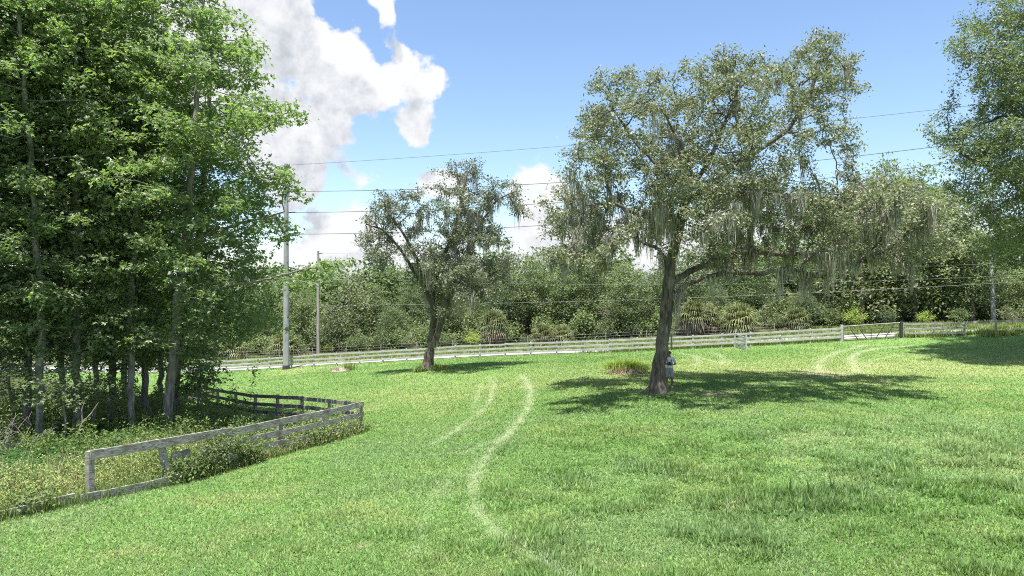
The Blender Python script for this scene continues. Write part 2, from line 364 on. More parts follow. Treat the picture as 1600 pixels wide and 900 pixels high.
def sward(x, y):
    """base colour of grass at a place, by patches of different grass"""
    a = fbm(x, y, 9, 1); b = fbm(x, y, 2.2, 2); c = fbm(x, y, .7, 6, 3)
    lush = np.array([.140, .248, .068]); mid = np.array([.185, .310, .095]); yel = np.array([.305, .350, .140]); blue = np.array([.185, .275, .125])
    t = np.clip((a - .32) / .36, 0, 1)[:, None]; u = np.clip((b - .35) / .35, 0, 1)[:, None]; v = np.clip((c - .3) / .45, 0, 1)[:, None]
    C = lush * (1 - t) + mid * t; C = C * (1 - .45 * u * (1 - v)) + yel * (.45 * u * (1 - v)); C = C * (1 - .28 * v) + mid * .28 * v
    dry = np.exp(-((x - 20) / 17) ** 2 - ((y - 42) / 6.5) ** 2) * (.35 + .9 * b) + .7 * np.exp(-((x + 6) / 11) ** 2 - ((y - 37) / 4.) ** 2) * b + .8 * (fbm(x, y, 5, 21) > .60) * u[:, 0] * .7
    dry = np.clip(dry, 0, .85)[:, None]; C = C * (1 - dry) + yel * dry
    bl = np.clip((fbm(x, y, 3.5, 31) - .50) * 4, 0, .4)[:, None] * np.clip((34 - y) / 10, 0, 1)[:, None]; C = C * (1 - bl) + blue * bl
    return C

# ------------------------------------------------------------------ ground
def axis(a, b, st, far, side=1):
    v = list(np.arange(a, b + 1e-6, st)); s = st
    lo, hi = [], []; x = b
    while x < far: s *= 1.25; x += s; hi.append(x)
    s = st; x = a
    while x > -far: s *= 1.25; x -= s; lo.append(x)
    return np.array(lo[::-1] + v + hi)
xs = axis(-36, 46, .36, 1500); ys = axis(8, 82, .36, 1500)
X, Y = np.meshgrid(xs, ys, indexing='ij'); Z = gz(X, Y)
nx, ny = len(xs), len(ys)
i, j = np.meshgrid(np.arange(nx - 1), np.arange(ny - 1), indexing='ij'); q = (i * ny + j).ravel()
Q = np.stack([q, q + ny, q + ny + 1, q + 1], 1)
xf, yf = X.ravel(), Y.ravel(); Cg = sward(xf, yf) * .80
tm = (look(track, xf, yf) * ((xf > GX0) & (xf < GX1) & (yf > GY0) & (yf < GY1)))[:, None]; Cg = Cg * (1 - .6 * tm) + np.array([.34, .33, .23]) * .6 * tm
bm_ = look(bare, xf, yf)[:, None]; Cg = Cg * (1 - bm_) + np.array([.30, .24, .18]) * bm_
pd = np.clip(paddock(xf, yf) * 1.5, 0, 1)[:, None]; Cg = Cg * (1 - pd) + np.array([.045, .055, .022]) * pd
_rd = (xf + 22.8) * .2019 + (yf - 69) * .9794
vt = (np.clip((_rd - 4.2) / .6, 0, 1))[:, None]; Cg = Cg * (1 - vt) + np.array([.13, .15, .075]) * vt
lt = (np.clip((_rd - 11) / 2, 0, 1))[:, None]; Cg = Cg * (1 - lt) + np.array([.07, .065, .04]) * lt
gm, nt = mat_new('ground'); N = nt.nodes.new; L = nt.links.new
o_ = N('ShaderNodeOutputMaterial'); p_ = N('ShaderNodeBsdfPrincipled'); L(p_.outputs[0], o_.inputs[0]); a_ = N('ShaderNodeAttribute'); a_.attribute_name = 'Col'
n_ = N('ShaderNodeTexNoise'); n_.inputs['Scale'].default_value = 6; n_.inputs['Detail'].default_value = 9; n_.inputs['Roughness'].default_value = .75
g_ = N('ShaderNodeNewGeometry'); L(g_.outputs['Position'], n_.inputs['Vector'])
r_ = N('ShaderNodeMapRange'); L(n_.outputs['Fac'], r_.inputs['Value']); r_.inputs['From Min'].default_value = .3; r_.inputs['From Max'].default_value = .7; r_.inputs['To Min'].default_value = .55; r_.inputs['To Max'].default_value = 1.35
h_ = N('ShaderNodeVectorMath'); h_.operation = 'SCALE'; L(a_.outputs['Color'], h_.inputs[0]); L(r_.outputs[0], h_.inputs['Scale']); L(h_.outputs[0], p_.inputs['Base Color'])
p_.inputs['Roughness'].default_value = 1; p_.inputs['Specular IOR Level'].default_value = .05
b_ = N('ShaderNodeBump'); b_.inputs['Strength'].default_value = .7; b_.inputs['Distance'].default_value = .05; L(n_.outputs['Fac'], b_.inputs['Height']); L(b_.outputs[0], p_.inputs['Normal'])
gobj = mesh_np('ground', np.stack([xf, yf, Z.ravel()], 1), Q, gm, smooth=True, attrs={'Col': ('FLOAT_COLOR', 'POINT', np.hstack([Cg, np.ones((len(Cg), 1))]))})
tag(gobj, 'bright green sloping pasture ground', 'ground', kind='structure')

# line of the road fence in plan:  X = X0 + .979 s , Y = Y0 - .2 s   (s in metres to the right)
FD = np.array([.9794, -.2019]); FN = np.array([.2019, .9794]); FP = np.array([-22.8, 69.0])
def fline(s, off=0): p = FP + FD * s + FN * off; return float(p[0]), float(p[1])
def s_of(px, off=0):
    k = (px - 800) / F; p = FP + FN * off; return (k * p[1] - p[0]) / (FD[0] - k * FD[1])

# road: pale strip beyond the fence
S = np.linspace(-60, 130, 160); W_ = np.linspace(1.3, 4.4, 7)
V = []
for s in S:
    for k, w in enumerate(W_):
        ww = w + (.25 * (vnoise(s, 3., 4., 2) - .5) if k in (0, 6) else 0); x, y = fline(s, ww); V.append((x, y, ww))
V = np.array(V); V[:, 2] = gz(V[:, 0], V[:, 1]) + .05; V[3::7, 2] += .03
q = np.array([[a * 7 + b, (a + 1) * 7 + b, (a + 1) * 7 + b + 1, a * 7 + b + 1] for a in range(159) for b in range(6)])
tag(mesh_np('road', V, q[:, ::1], M['road'], smooth=True), 'pale limestone road running behind the white board fence', 'road', kind='structure')

# ------------------------------------------------------------------ grass blades
def grass():
    n = 1400000
    u = rng.random(n); d0, d1 = 10.0, 80.0; e = -.55
    d = (d0 ** e + u * (d1 ** e - d0 ** e)) ** (1 / e)
    th = (rng.random(n) * 2 - 1) * .86; x = d * np.tan(th); y = d
    pdk = paddock(x, y); rd = (x - FP[0]) * FN[0] + (y - FP[1]) * FN[1]
    tk = look(track, x, y); br = look(bare, x, y)
    keep = (pdk < .15) & ((rd < 1.3) | (rd > 4.4)) & (rd < 5.5) & (rng.random(n) > tk * .28) & (rng.random(n) > br * .9)
    x, y, d, tk, br = x[keep], y[keep], d[keep], tk[keep], br[keep]; n = len(x)
    z = gz(x, y)
    C = sward(x, y)
    tall = np.clip((fbm(x, y, 1.0, 41, 4) - .43) * 2.2, 0, 1) * (.45 + .55 * np.clip((24 - y) / 6, 0, 1)) * np.clip((x + 3 + (30 - y) * .25) / 8, 0.12, 1) * np.clip((34 - y) / 8, .15, 1)
    h = (.030 + .038 * rng.random(n)) * (1 + 2.1 * tall + 1.6 * tall * np.clip((x - 3) / 4, 0, 1) * np.clip((20 - y) / 4, 0, 1)) * (1 - .35 * tk) * (1 + .012 * d)
    broad = rng.random(n) < (.38 * (1 - .9 * tall)); h = np.where(~broad & (rng.random(n) < .01 * (1 + 6 * tall)), h * 1.8, h)
    w = h * np.where(broad, .55, .13) * (1 + .016 * d); w = np.maximum(w, .008 * d / 12)
    lean = np.where(broad, 1.05, .60) * (.5 + .8 * rng.random(n)); az = rng.random(n) * 2 * pi
    dx, dy = np.cos(az), np.sin(az)
    fx = dx * np.sin(lean) * h; fy = dy * np.sin(lean) * h; fz = np.cos(lean) * h
    V = np.empty((n, 3, 3), np.float32); hw = w / 2
    V[:, 0] = np.stack([x - dy * hw, y + dx * hw, z - .005], 1); V[:, 1] = np.stack([x + dy * hw, y - dx * hw, z - .005], 1)
    V[:, 2] = np.stack([x + fx, y + fy, z + fz], 1)
    v = .55 + .95 * rng.random(n) ** 1.6; C = C * v[:, None] * .97
    dryb = ((rng.random(n) < .045) & (h < .085))[:, None]; C = np.where(dryb, np.array([.42, .40, .24]) * (.6 + .5 * rng.random(n))[:, None], C)
    C = C * (1 - .08 * tall[:, None])
    k = (tk * .42 * (.5 + fbm(x, y, .5, 77)))[:, None]; C = C * (1 - k) + np.array([.41, .46, .33]) * k
    k = (br * .8)[:, None]; C = C * (1 - k) + np.array([.34, .28, .20]) * k
    C4 = np.repeat(np.hstack([C, np.ones((n, 1))]), 3, axis=0)
    m, nt = mat_new('grass'); N = nt.nodes.new; L = nt.links.new
    o = N('ShaderNodeOutputMaterial'); p = N('ShaderNodeBsdfPrincipled'); t = N('ShaderNodeBsdfTranslucent'); mx = N('ShaderNodeMixShader'); a = N('ShaderNodeAttribute'); a.attribute_name = 'Col'
    L(a.outputs['Color'], p.inputs['Base Color']); tm = N('ShaderNodeMixRGB'); tm.blend_type = 'MULTIPLY'; tm.inputs[0].default_value = 1; L(a.outputs['Color'], tm.inputs[1]); tm.inputs[2].default_value = (1.1, 1.25, .7, 1); L(tm.outputs[0], t.inputs['Color']); mx.inputs[0].default_value = .38
    p.inputs['Roughness'].default_value = .6; p.inputs['Specular IOR Level'].default_value = .25
    L(p.outputs[0], mx.inputs[1]); L(t.outputs[0], mx.inputs[2]); L(mx.outputs[0], o.inputs[0])
    g = mesh_np('grass', V.reshape(-1, 3), np.arange(n * 3).reshape(-1, 3), m, attrs={'Col': ('FLOAT_COLOR', 'POINT', C4)})
    tag(g, 'bright green pasture grass with pale tyre tracks and yellowish patches', 'grass', kind='stuff')
grass()

# ------------------------------------------------------------------ trees
def grow(skel, attr, step, kill, infl, iters=140, jitter=.25, grav=0.0, seed=0):
    """branches grown from hand-laid limbs towards points in the crown"""
    rg = np.random.default_rng(seed); pos = []; par = []
    for line in skel:
        pts = [np.array(p, float) for p in line]
        if pos:
            k = int(np.argmin([np.linalg.norm(np.array(q) - pts[0]) for q in pos]))
        else: pos.append(pts[0]); par.append(-1); k = 0
        prev = np.array(pos[k]); cur = k
        for p in pts[1:]:
            L_ = np.linalg.norm(p - prev); m = max(1, int(round(L_ / step)))
            for i in range(1, m + 1):
                q = prev + (p - prev) * i / m + (rg.normal(0, step * .07, 3) if i < m else 0); pos.append(q); par.append(cur); cur = len(pos) - 1
            prev = p
    pos = list(map(np.array, pos)); A = np.array(attr)
    P = np.array(pos); d = np.linalg.norm(A[:, None] - P[None], axis=2); near = d.argmin(1); nd = d.min(1); alive = nd > kill * .3
    for it in range(iters):
        idx = np.where(alive & (nd < infl))[0]
        if len(idx) == 0: break
        nodes = np.unique(near[idx]); new = []
        acc = np.zeros((len(pos), 3)); dv = A[idx] - np.array(pos)[near[idx]]; dv /= np.linalg.norm(dv, axis=1)[:, None] + 1e-9
        np.add.at(acc, near[idx], dv)
        s0 = len(pos)
        for k in nodes:
            v = acc[k]; v = v / (np.linalg.norm(v) + 1e-9) + rg.normal(0, jitter, 3); v[2] -= grav; v /= np.linalg.norm(v)
            pos.append(pos[k] + v * step); par.append(int(k))
        NP = np.array(pos[s0:]); ai = np.where(alive)[0]
        dd = np.linalg.norm(A[ai][:, None] - NP[None], axis=2); m = dd.argmin(1); md = dd[np.arange(len(ai)), m]
        up = md < nd[ai]; near[ai[up]] = s0 + m[up]; nd[ai[up]] = md[up]
        alive[nd < kill] = False
        if it % 12 == 11:   # drop stalled points
            pass
    return np.array(pos), np.array(par)

def radii(pos, par, r_base, r_tip=.012, e=2.3):
    n = len(pos); a = np.zeros(n); cnt = np.zeros(n, int)
    for i in range(n):
        if par[i] >= 0: cnt[par[i]] += 1
    a[cnt == 0] = 1
    for i in range(n - 1, 0, -1): a[par[i]] += a[i] if True else 0
    r = a ** (1 / e); k = math.log(r_base / r_tip) / math.log(max(r[0], 1.5)); return r_tip * r ** k, cnt

def wood_mesh(name, pos, par, r, mat, parent, flare=.8, fh=.5, minr=0, org=(0, 0, 0)):
    n = len(pos); ch = [[] for _ in range(n)]
    for i in range(1, n): ch[par[i]].append(i)
    org = np.array(org); Vs = []; Qs = []; off = 0; stack = [(0, None)]
    rr = r * (1 + flare * np.exp(-np.maximum(pos[:, 2] - pos[0, 2], 0) / fh))
    while stack:
        st, pr = stack.pop(); chain = ([pr] if pr is not None else []) + [st]; cur = st
        while ch[cur]:
            c = sorted(ch[cur], key=lambda k: -r[k])
            for b in c[1:]: stack.append((b, cur))
            cur = c[0]; chain.append(cur)
        if len(chain) < 2 or r[chain[-1 if pr is None else 1]] < minr: continue
        P = pos[chain] - org; q = rr[chain].copy()
        if pr is not None: q[0] = min(q[0], q[1] * 1.25)
        ns = 14 if q[0] > .2 else (8 if q[0] > .07 else (5 if q[0] > .03 else 3))
        if ns == 14:                     # refine thick stems and give them buttresses
            f = 3; t = np.linspace(0, len(P) - 1, (len(P) - 1) * f + 1); Pi = np.stack([np.interp(t, np.arange(len(P)), P[:, k]) for k in range(3)], 1); q = np.interp(t, np.arange(len(P)), q); P = Pi
            P[1:-1] = .25 * P[:-2] + .5 * P[1:-1] + .25 * P[2:]; P[1:-1] = .25 * P[:-2] + .5 * P[1:-1] + .25 * P[2:]
        V, Qd = tube_np(P, q, ns)
        if ns == 14:
            V = V.reshape(-1, 14, 3); ang = np.arange(14) * 2 * pi / 14; hgt = P[:, 2] - P[0, 2]
            bt = 1 + (.10 * np.sin(ang * 3 + 1)[None] + .07 * np.sin(ang * 5 + .4)[None]) * (0.5 + 2.2 * np.exp(-np.maximum(hgt, 0) / (fh * 1.2)) * (pr is None))[:, None]
            bt += .05 * (np.random.default_rng(len(P)).random(bt.shape) - .5)
            V = P[:, None] + (V - P[:, None]) * bt[:, :, None]; V = V.reshape(-1, 3)
        Vs.append(V); Qs.append(Qd + off); off += len(V)
    return mesh_np(name, np.vstack(Vs), np.vstack(Qs), mat, parent, smooth=True)

def frames(nrm, rg):
    """two unit axes across each normal, turned at random"""
    ref = rg.normal(size=nrm.shape); a = np.cross(nrm, ref); a /= np.linalg.norm(a, axis=1)[:, None] + 1e-9
    return a, np.cross(nrm, a)

def leaves_np(cent, rg, per, sig, size, kind, tilt=.6, droop=0.0, tintj=.25, clus_t=.5):
    """leaf faces round every twig end; returns vertices, faces, tint"""
    n = len(cent); C = np.repeat(cent, per, axis=0); ct = np.repeat(rg.random(n), per)
    off = rg.normal(size=C.shape) * np.array(sig); C = C + off; m = len(C)
    nr = np.zeros((m, 3)); nr[:, 2] = 1; nr[:, :2] += off[:, :2] / (sig[0] * 2.2) * .55; nr += rg.normal(size=(m, 3)) * tilt; nr /= np.linalg.norm(nr, axis=1)[:, None]
    a, b = frames(nr, rg); s = size * (.65 + .7 * rg.random(m))[:, None]
    tint = np.clip(clus_t * ct + (1 - clus_t) * rg.random(m) + rg.normal(0, tintj * .3, m), 0, 1)
    if kind == 'oval':
        w = s * .24; L_ = s * .5; fold = nr * s * .06
        V = np.stack([C - a * L_, C + b * w + fold, C + a * L_, C - b * w + fold], 1).reshape(-1, 3); Fq = np.arange(m * 4).reshape(-1, 4)
        return V, Fq, tint
    if kind == 'star':
        Vs = []
        for ang, l in ((0, 1.), (.95, .85), (-.95, .85)):
            d = a * math.cos(ang) + b * math.sin(ang); e = -a * math.sin(ang) + b * math.cos(ang)
            tip = C + d * s * .62 * l - nr * s * .12; mid = C + d * s * .24
            Vs.append(np.stack([C - d * s * .04, mid + e * s * .14, tip, mid - e * s * .14], 1))
        V = np.stack(Vs, 1).reshape(-1, 3); return V, np.arange(m * 12).reshape(-1, 4), np.repeat(tint, 3)
    if kind == 'tri':
        V = np.stack([C - a * s * .5, C + a * s * .3 + b * s * .35, C + a * s * .35 - b * s * .28], 1).reshape(-1, 3); return V, np.arange(m * 3).reshape(-1, 3), tint

def moss_np(cent, rg, strands, length, spread=.13, width=.034):
    """curtains of grey moss: thin ragged ribbons hanging from a limb"""
    n = len(cent); ln = np.repeat(length * (.35 + 1.0 * rg.random(n) ** 1.5), strands) * (.2 + .85 * rg.random(n * strands)); C = np.repeat(cent, strands, axis=0); m = len(C)
    C = C + rg.normal(size=(m, 3)) * np.array([spread, spread, .05]); k = 6
    az = rg.random(m) * pi; dx = np.stack([np.cos(az), np.sin(az), np.zeros(m)], 1)
    drift = rg.normal(size=(m, 3)) * np.array([.10, .10, 0]); V = np.empty((m, k, 2, 3))
    ctr = np.repeat(cent, strands, axis=0)
    for j in range(k):
        t = j / (k - 1); wander = (rg.normal(size=(m, 3)) * np.array([.03, .03, 0])) + (0 if j == 0 else wander); p = C + drift * t * ln[:, None] + wander; p[:, :2] = p[:, :2] * (1 - .6 * t) + ctr[:, :2] * .6 * t; p[:, 2] -= t * ln
        w = width * (1 - t) ** .6 * (.5 + .9 * rg.random(m)) * .5 + .003
        V[:, j, 0] = p - dx * w[:, None]; V[:, j, 1] = p + dx * w[:, None]
    q = np.array([[2 * j, 2 * j + 1, 2 * j + 3, 2 * j + 2] for j in range(k - 1)]); Q = (q[None] + (np.arange(m) * 2 * k)[:, None, None]).reshape(-1, 4)
    return V.reshape(-1, 3), Q, np.repeat(np.clip(.5 * np.repeat(rg.random(n), strands) + .5 * rg.random(m), 0, 1), k - 1)

def blob_attr(blobs, d, dens, rg, dr=1.0, gap=.0, gs=1.6):
    """points inside crown lobes given as (photo x, photo y, radius px, depth offset m[, depth radius px])"""
    out = []
    for b in blobs:
        px, py, r, dd = b[:4]; D = d + dd; c = np.array(at(px, py, D)); rm = r * D / F; rd = (b[4] * D / F if len(b) > 4 else rm * dr)
        n = max(5, int(dens * rm * rm * rd * 4.19 * (2.6 if r < 27 else 1))); v = rg.normal(size=(n, 3)); v /= np.linalg.norm(v, axis=1)[:, None]; v *= (rg.random(n) ** .4)[:, None]
        out.append(c + v * np.array([rm, rd, rm]))
    A = np.vstack(out)
    if gap > 0:
        f = np.sin(A[:, 0] * 2.1 * 1.6 / gs + np.sin(A[:, 1] * 1.7) * 1.3) + np.sin(A[:, 1] * 1.9 * 1.6 / gs + np.sin(A[:, 2] * 2.3) * 1.2) + np.sin(A[:, 2] * 2.3 * 1.6 / gs + np.sin(A[:, 0] * 1.5) * 1.4)
        A = A[f > -3 + 6 * gap * .5]
    return A

def make_tree(name, root, skel, A, step, kill, rb, leafset, bark, leafmat, seed, tipmax=.03, moss=None, flare=.8, fh=.5, jitter=.25, crown_name='crown', grav=0., minr=0, r_tip=.012, infl=30):
    rg = np.random.default_rng(seed)
    pos, par = grow(skel, A, step, kill, infl, seed=seed, jitter=jitter, grav=grav); r, cnt = radii(pos, par, rb, r_tip)
    org = pos[0].copy(); t = empty(name, org)
    wood_mesh('trunk', pos, par, r, bark, t, flare, fh, minr, org)
    sel = np.where((r < tipmax) & (np.arange(len(pos)) > 3))[0]; tips = pos[sel] - org
    per, sig, size, kind, tilt = leafset
    V, Q, ti = leaves_np(tips, rg, per, sig, size, kind, tilt)
    mesh_np(crown_name, V, Q, leafmat, t, attrs={'tint': ('FLOAT', 'FACE', ti)})
    if moss:
        lo, hi, prob, strands, length, flt = moss
        c = pos[(r > lo) & (r < hi)]; c = c[rg.random(len(c)) < prob]; c = c[[flt(*p) for p in c]] if flt else c
        if len(c):
            V, Q, ti = moss_np(c - org, rg, strands, length); mesh_np('spanish_moss', V, Q, M['moss'], t, attrs={'tint': ('FLOAT', 'FACE', ti)})
    return t

rgA = np.random.default_rng(11)
def cluster(A, rg, k, r, flat=.6):
    """gather crown points into separate sprays: about k points to each"""
    n = max(3, len(A) // k); c = A[rg.choice(len(A), n, replace=False)]; P = np.repeat(c, k, axis=0); return P + rg.normal(size=P.shape) * np.array([r, r, r * flat])
# ---- great live oak with the person
D1 = 31.0
b1 = base(1025, D1)
def a1(px, py, dd=0): return tuple(at(px, py, D1 + dd))
oak1_skel = [
    [tuple(b1 - Vector((0, 0, .15))), a1(1028,595), a1(1031.5,560), a1(1037,520), a1(1042,480), a1(1044,458), a1(1047,420,-.2), a1(1058,370,-.2), a1(1070,320,0), a1(1085,285,.3), a1(1110,250,.2), a1(1130,200), a1(1150,150)],
    [a1(1044,468), a1(1066,450,-.2), a1(1100,432,-.6), a1(1135,425,-1), a1(1185,428,-1.4), a1(1230,420,-1.5), a1(1275,430,-1.2), a1(1330,415,-1), a1(1390,395,-1)],
    [a1(1045,450), a1(1082,422,.6), a1(1130,402,1.2), a1(1170,392,1.8), a1(1230,398,2.2), a1(1300,392,2.4), a1(1370,360,2.4), a1(1430,340,2.4)],
    [a1(1062,350), a1(1040,330,-1), a1(1000,335,-2), a1(960,318,-2.6), a1(915,320,-3)],
    [a1(1050,420), a1(1030,390,1.5), a1(990,370,2.8), a1(940,380,3.8), a1(900,385,4.2)],
    [a1(1072,315), a1(1105,292,-1), a1(1150,255,-1.5), a1(1190,232,-1.8), a1(1230,205,-2), a1(1265,150,-2), a1(1285,90,-2)],
    [a1(1075,305), a1(1040,270,1.2), a1(1000,230,2), a1(965,180,2.4)],
    [a1(1085,285), a1(1065,230,-2.4), a1(1040,180,-3.4)],
    [a1(1105,292,-1), a1(1150,290,-3), a1(1190,300,-4.4), a1(1240,310,-5)],
    [a1(1230,398,2.2), a1(1270,340,3.5), a1(1330,310,4.2)],
    [a1(1185,428,-1.4), a1(1190,445,-2.2), a1(1205,465,-2.8)],
]
ob = []
for px, py, r, k in [(905,335,50,2),(885,395,36,2),(925,255,52,2),(895,225,26,2),(955,180,54,2),(962,125,26,1),(1005,140,40,2),(1020,118,24,1),(1055,195,55,2),(1105,125,42,2),(1150,105,40,2),(1160,78,22,1),(1195,135,38,2),(1235,115,28,1),
                     (1272,105,42,2),(1283,66,24,1),(1305,160,38,2),(1315,115,24,1),(1300,215,38,2),(1255,190,40,2),(1225,228,34,1),(1165,215,52,2),(1000,260,58,2),(1080,290,56,3),(1110,350,48,3),(965,375,46,2),(1045,390,30,1),
                     (1165,320,48,3),(1220,310,42,2),(1270,335,44,2),(1330,300,40,2),(1370,330,48,2),(1420,310,36,2),(1440,355,44,2),(1400,385,42,2),(1330,375,38,2),(1475,385,34,2),(1265,385,26,1),(1310,325,38,2),(1350,345,44,3),(1395,340,40,3),(1440,335,36,2),(1300,365,34,2),(1360,300,34,2),(1405,400,34,2),(870,360,30,2),(858,395,22,2),(1180,365,30,2),(1230,350,36,2),(1135,255,40,2),(1010,320,40,2),(1340,270,22,1),(1215,265,28,2),(1185,285,34,2),(1262,298,26,2),(1225,170,36,2),(1120,180,40,2),(1080,240,44,2),(1315,345,34,2),(880,380,34,2),(866,348,26,2),(905,415,28,2),(945,410,30,2)]:
    offs = {1: [rgA.uniform(-2, 2)], 2: [rgA.uniform(-4.6, -.8), rgA.uniform(.8, 4.6)], 3: [rgA.uniform(-5.5, -3), rgA.uniform(-1, 1), rgA.uniform(3, 5.5)]}[k]
    for o in offs: ob.append((px, py, r, o))
A = blob_attr(ob, D1, 6.2, rgA, 1.1, .66)
A = cluster(A, rgA, 6, .30)
oak = make_tree('live_oak', None, oak1_skel, A, .32, .34, .275, (30, (.17, .17, .12), .14, 'oval', .75), M['oak_bark'], M['oak_leaf'], 3, tipmax=.024,
                moss=(.018, .30, .42, 40, 1.45, lambda x, y, z: (z < 9.8 or rgA.random() < .10) and z > 4.6 and x < 17.5), flare=.85, fh=.5, jitter=.35)
tag(oak, 'great spreading live oak hung with grey moss, a person behind its trunk', 'tree')

# ---- smaller two-stemmed oak in the middle
D2 = 50.0
def a2(px, py, dd=0): return tuple(at(px, py, D2 + dd))
b2 = base(668, D2)
sk2 = [[tuple(b2 - Vector((0, 0, .15))), a2(672,550), a2(676,520), a2(678,495), a2(676,460), a2(690,410), a2(710,360), a2(722,310), a2(730,270)],
       [a2(672,548), a2(684,522,-.5), a2(692,490,-.6), a2(706,450,-.8), a2(726,400,-1), a2(750,350,-1), a2(775,315,-1), a2(800,300,-1)],
       [a2(678,480), a2(660,445,.5), a2(640,412,.8), a2(618,380,1), a2(596,358,1), a2(572,350,1)],
       [a2(660,445,.5), a2(652,405,-1), a2(630,365,-1.4), a2(605,330,-1.5)],
       [a2(706,450,-.8), a2(740,440,1), a2(775,425,1.6)]]
ob = []
for px, py, r, k in [(733,262,24,1),(700,258,14,1),(718,285,30,2),(690,305,28,2),(742,305,32,2),(800,318,24,1),(775,300,24,2),(752,345,44,2),(690,350,38,2),(612,345,22,1),(600,322,17,1),(640,348,22,1),(590,382,24,1),(585,405,15,1),(652,385,32,2),
                     (705,410,50,3),(768,385,34,2),(790,408,22,2),(735,450,46,3),(690,465,34,3),(655,430,22,2),(770,440,30,2),(810,325,14,1),(650,300,10,1),(572,352,14,1),(600,335,26,2),(583,372,24,2),(612,318,22,2),(590,395,24,2),(640,330,24,2)]:
    for _ in range(k): ob.append((px, py, r, rgA.uniform(-1, 1) * (1.2 * k)))
A = cluster(blob_attr(ob, D2, 3.1, rgA, 1.1, .62), rgA, 6, .32)
t = make_tree('live_oak', None, sk2, A, .38, .40, .33, (26, (.20, .20, .15), .175, 'oval', .8), M['oak_bark'], M['oak_leaf_grey'], 5, tipmax=.030,
              moss=(.02, .22, .55, 30, 1.5, lambda x, y, z: z < 11.5 and x > -7.5 or rgA.random() < .15), flare=.45, fh=.7, jitter=.3)
tag(t, 'grey mossy live oak with forked trunk standing before the white fence', 'tree')

# ---- big oak at the right edge
D3 = 46.0
def a3(px, py, dd=0): return tuple(at(px, py, D3 + dd))
b3 = base(1700, D3)
sk3 = [[tuple(b3 - Vector((0, 0, .15))), a3(1700,480), a3(1695,400), a3(1690,300), a3(1680,200), a3(1670,100), a3(1660,0)],
       [a3(1695,400), a3(1640,330), a3(1590,290), a3(1540,260), a3(1500,240)], [a3(1690,300), a3(1630,220,2), a3(1570,180,2), a3(1520,200,2)],
       [a3(1680,200), a3(1620,130,-2), a3(1560,90,-2), a3(1520,90,-2)], [a3(1690,300), a3(1760,220), a3(1830,200)], [a3(1695,380), a3(1640,350,-3), a3(1580,340,-4), a3(1550,350,-4)]]
ob = []
for px, py, r, k in [(1525,40,24,1),(1510,85,30,1),(1545,60,40,2),(1580,15,45,2),(1600,100,70,3),(1560,130,38,2),(1650,0,80,2),(1690,120,90,3),(1500,175,26,1),(1480,205,32,2),(1520,230,48,2),(1490,245,30,1),(1460,215,18,1),(1580,220,70,3),(1650,260,80,3),(1560,300,50,3),
                     (1525,310,36,2),(1600,350,55,3),(1565,372,36,2),(1545,395,20,2),(1640,380,50,2),(1760,200,90,2),(1740,320,80,2),(1840,240,70,1),(1740,40,80,2),(1520,310,24,1),(1600,400,20,2)]:
    for _ in range(k): ob.append((px, py, r, rgA.uniform(-1, 1) * (1.5 * k)))
A = cluster(blob_attr(ob, D3, 1.9, rgA, 1.0, .5, 2.4), rgA, 7, .45)
t = make_tree('live_oak', None, sk3, A, .48, .52, .5, (34, (.27, .27, .18), .19, 'oval', .7), M['oak_bark'], M['oak_leaf_deep'], 8, tipmax=.032, moss=(.03, .2, .10, 14, 1.2, lambda x, y, z: z < 11), jitter=.3)
tag(t, 'tall dense oak cut off by the right edge of the view', 'tree')

# ---- sweetgum wood on the left
def gum_proto(seed, H, Rr, low, bark, lean=0.):
    rg = np.random.default_rng(seed); n = int(H * Rr * 31)
    z = low + (H - low) * rg.random(n) ** .9; f = (z - low) / (H - low)
    rad = Rr * (.55 + .75 * f) * (1 - f ** 3.2) + .35; rad = np.where(f < .08, rad * .8, rad)
    a = rg.random(n) * 2 * pi; rr = rad * rg.random(n) ** .42
    A = np.stack([rr * np.cos(a) + lean * f, rr * np.sin(a), z + .25 * rr * 0], 1)
    A = cluster(A, rg, 9, .34, .75); z = A[:, 2]; a = np.arctan2(A[:, 1], A[:, 0]); fz = np.sin(z * 2.6 + 2 * np.sin(a * 2 + seed)) + np.sin(a * 3 + z * .9); A = A[fz > -1.05]
    sk = [[(0, 0, -.15), (.05, .03, H * .25), (lean * .3, 0, H * .5), (lean, .1, H * .93)]]
    return sk, A
GUM_LEAF = (22, (.24, .24, .12), .235, 'star', .62)
prot = []
for seed, H, Rr, low, bk, ln in ((21, 21, 3.2, 3.3, 'gum_bark', .6), (22, 23, 3.4, 3.9, 'pale_bark', -1.0), (23, 19, 3.0, 2.4, 'gum_bark', .2)):
    sk, A = gum_proto(seed, H, Rr, low, bk, ln)
    prot.append(make_tree('sweetgum_tree', None, sk, A, .42, .50, .15, GUM_LEAF, M[bk], M['gum_leaf'], seed, tipmax=.022, flare=.3, fh=.3, jitter=.22, grav=.05, infl=5))
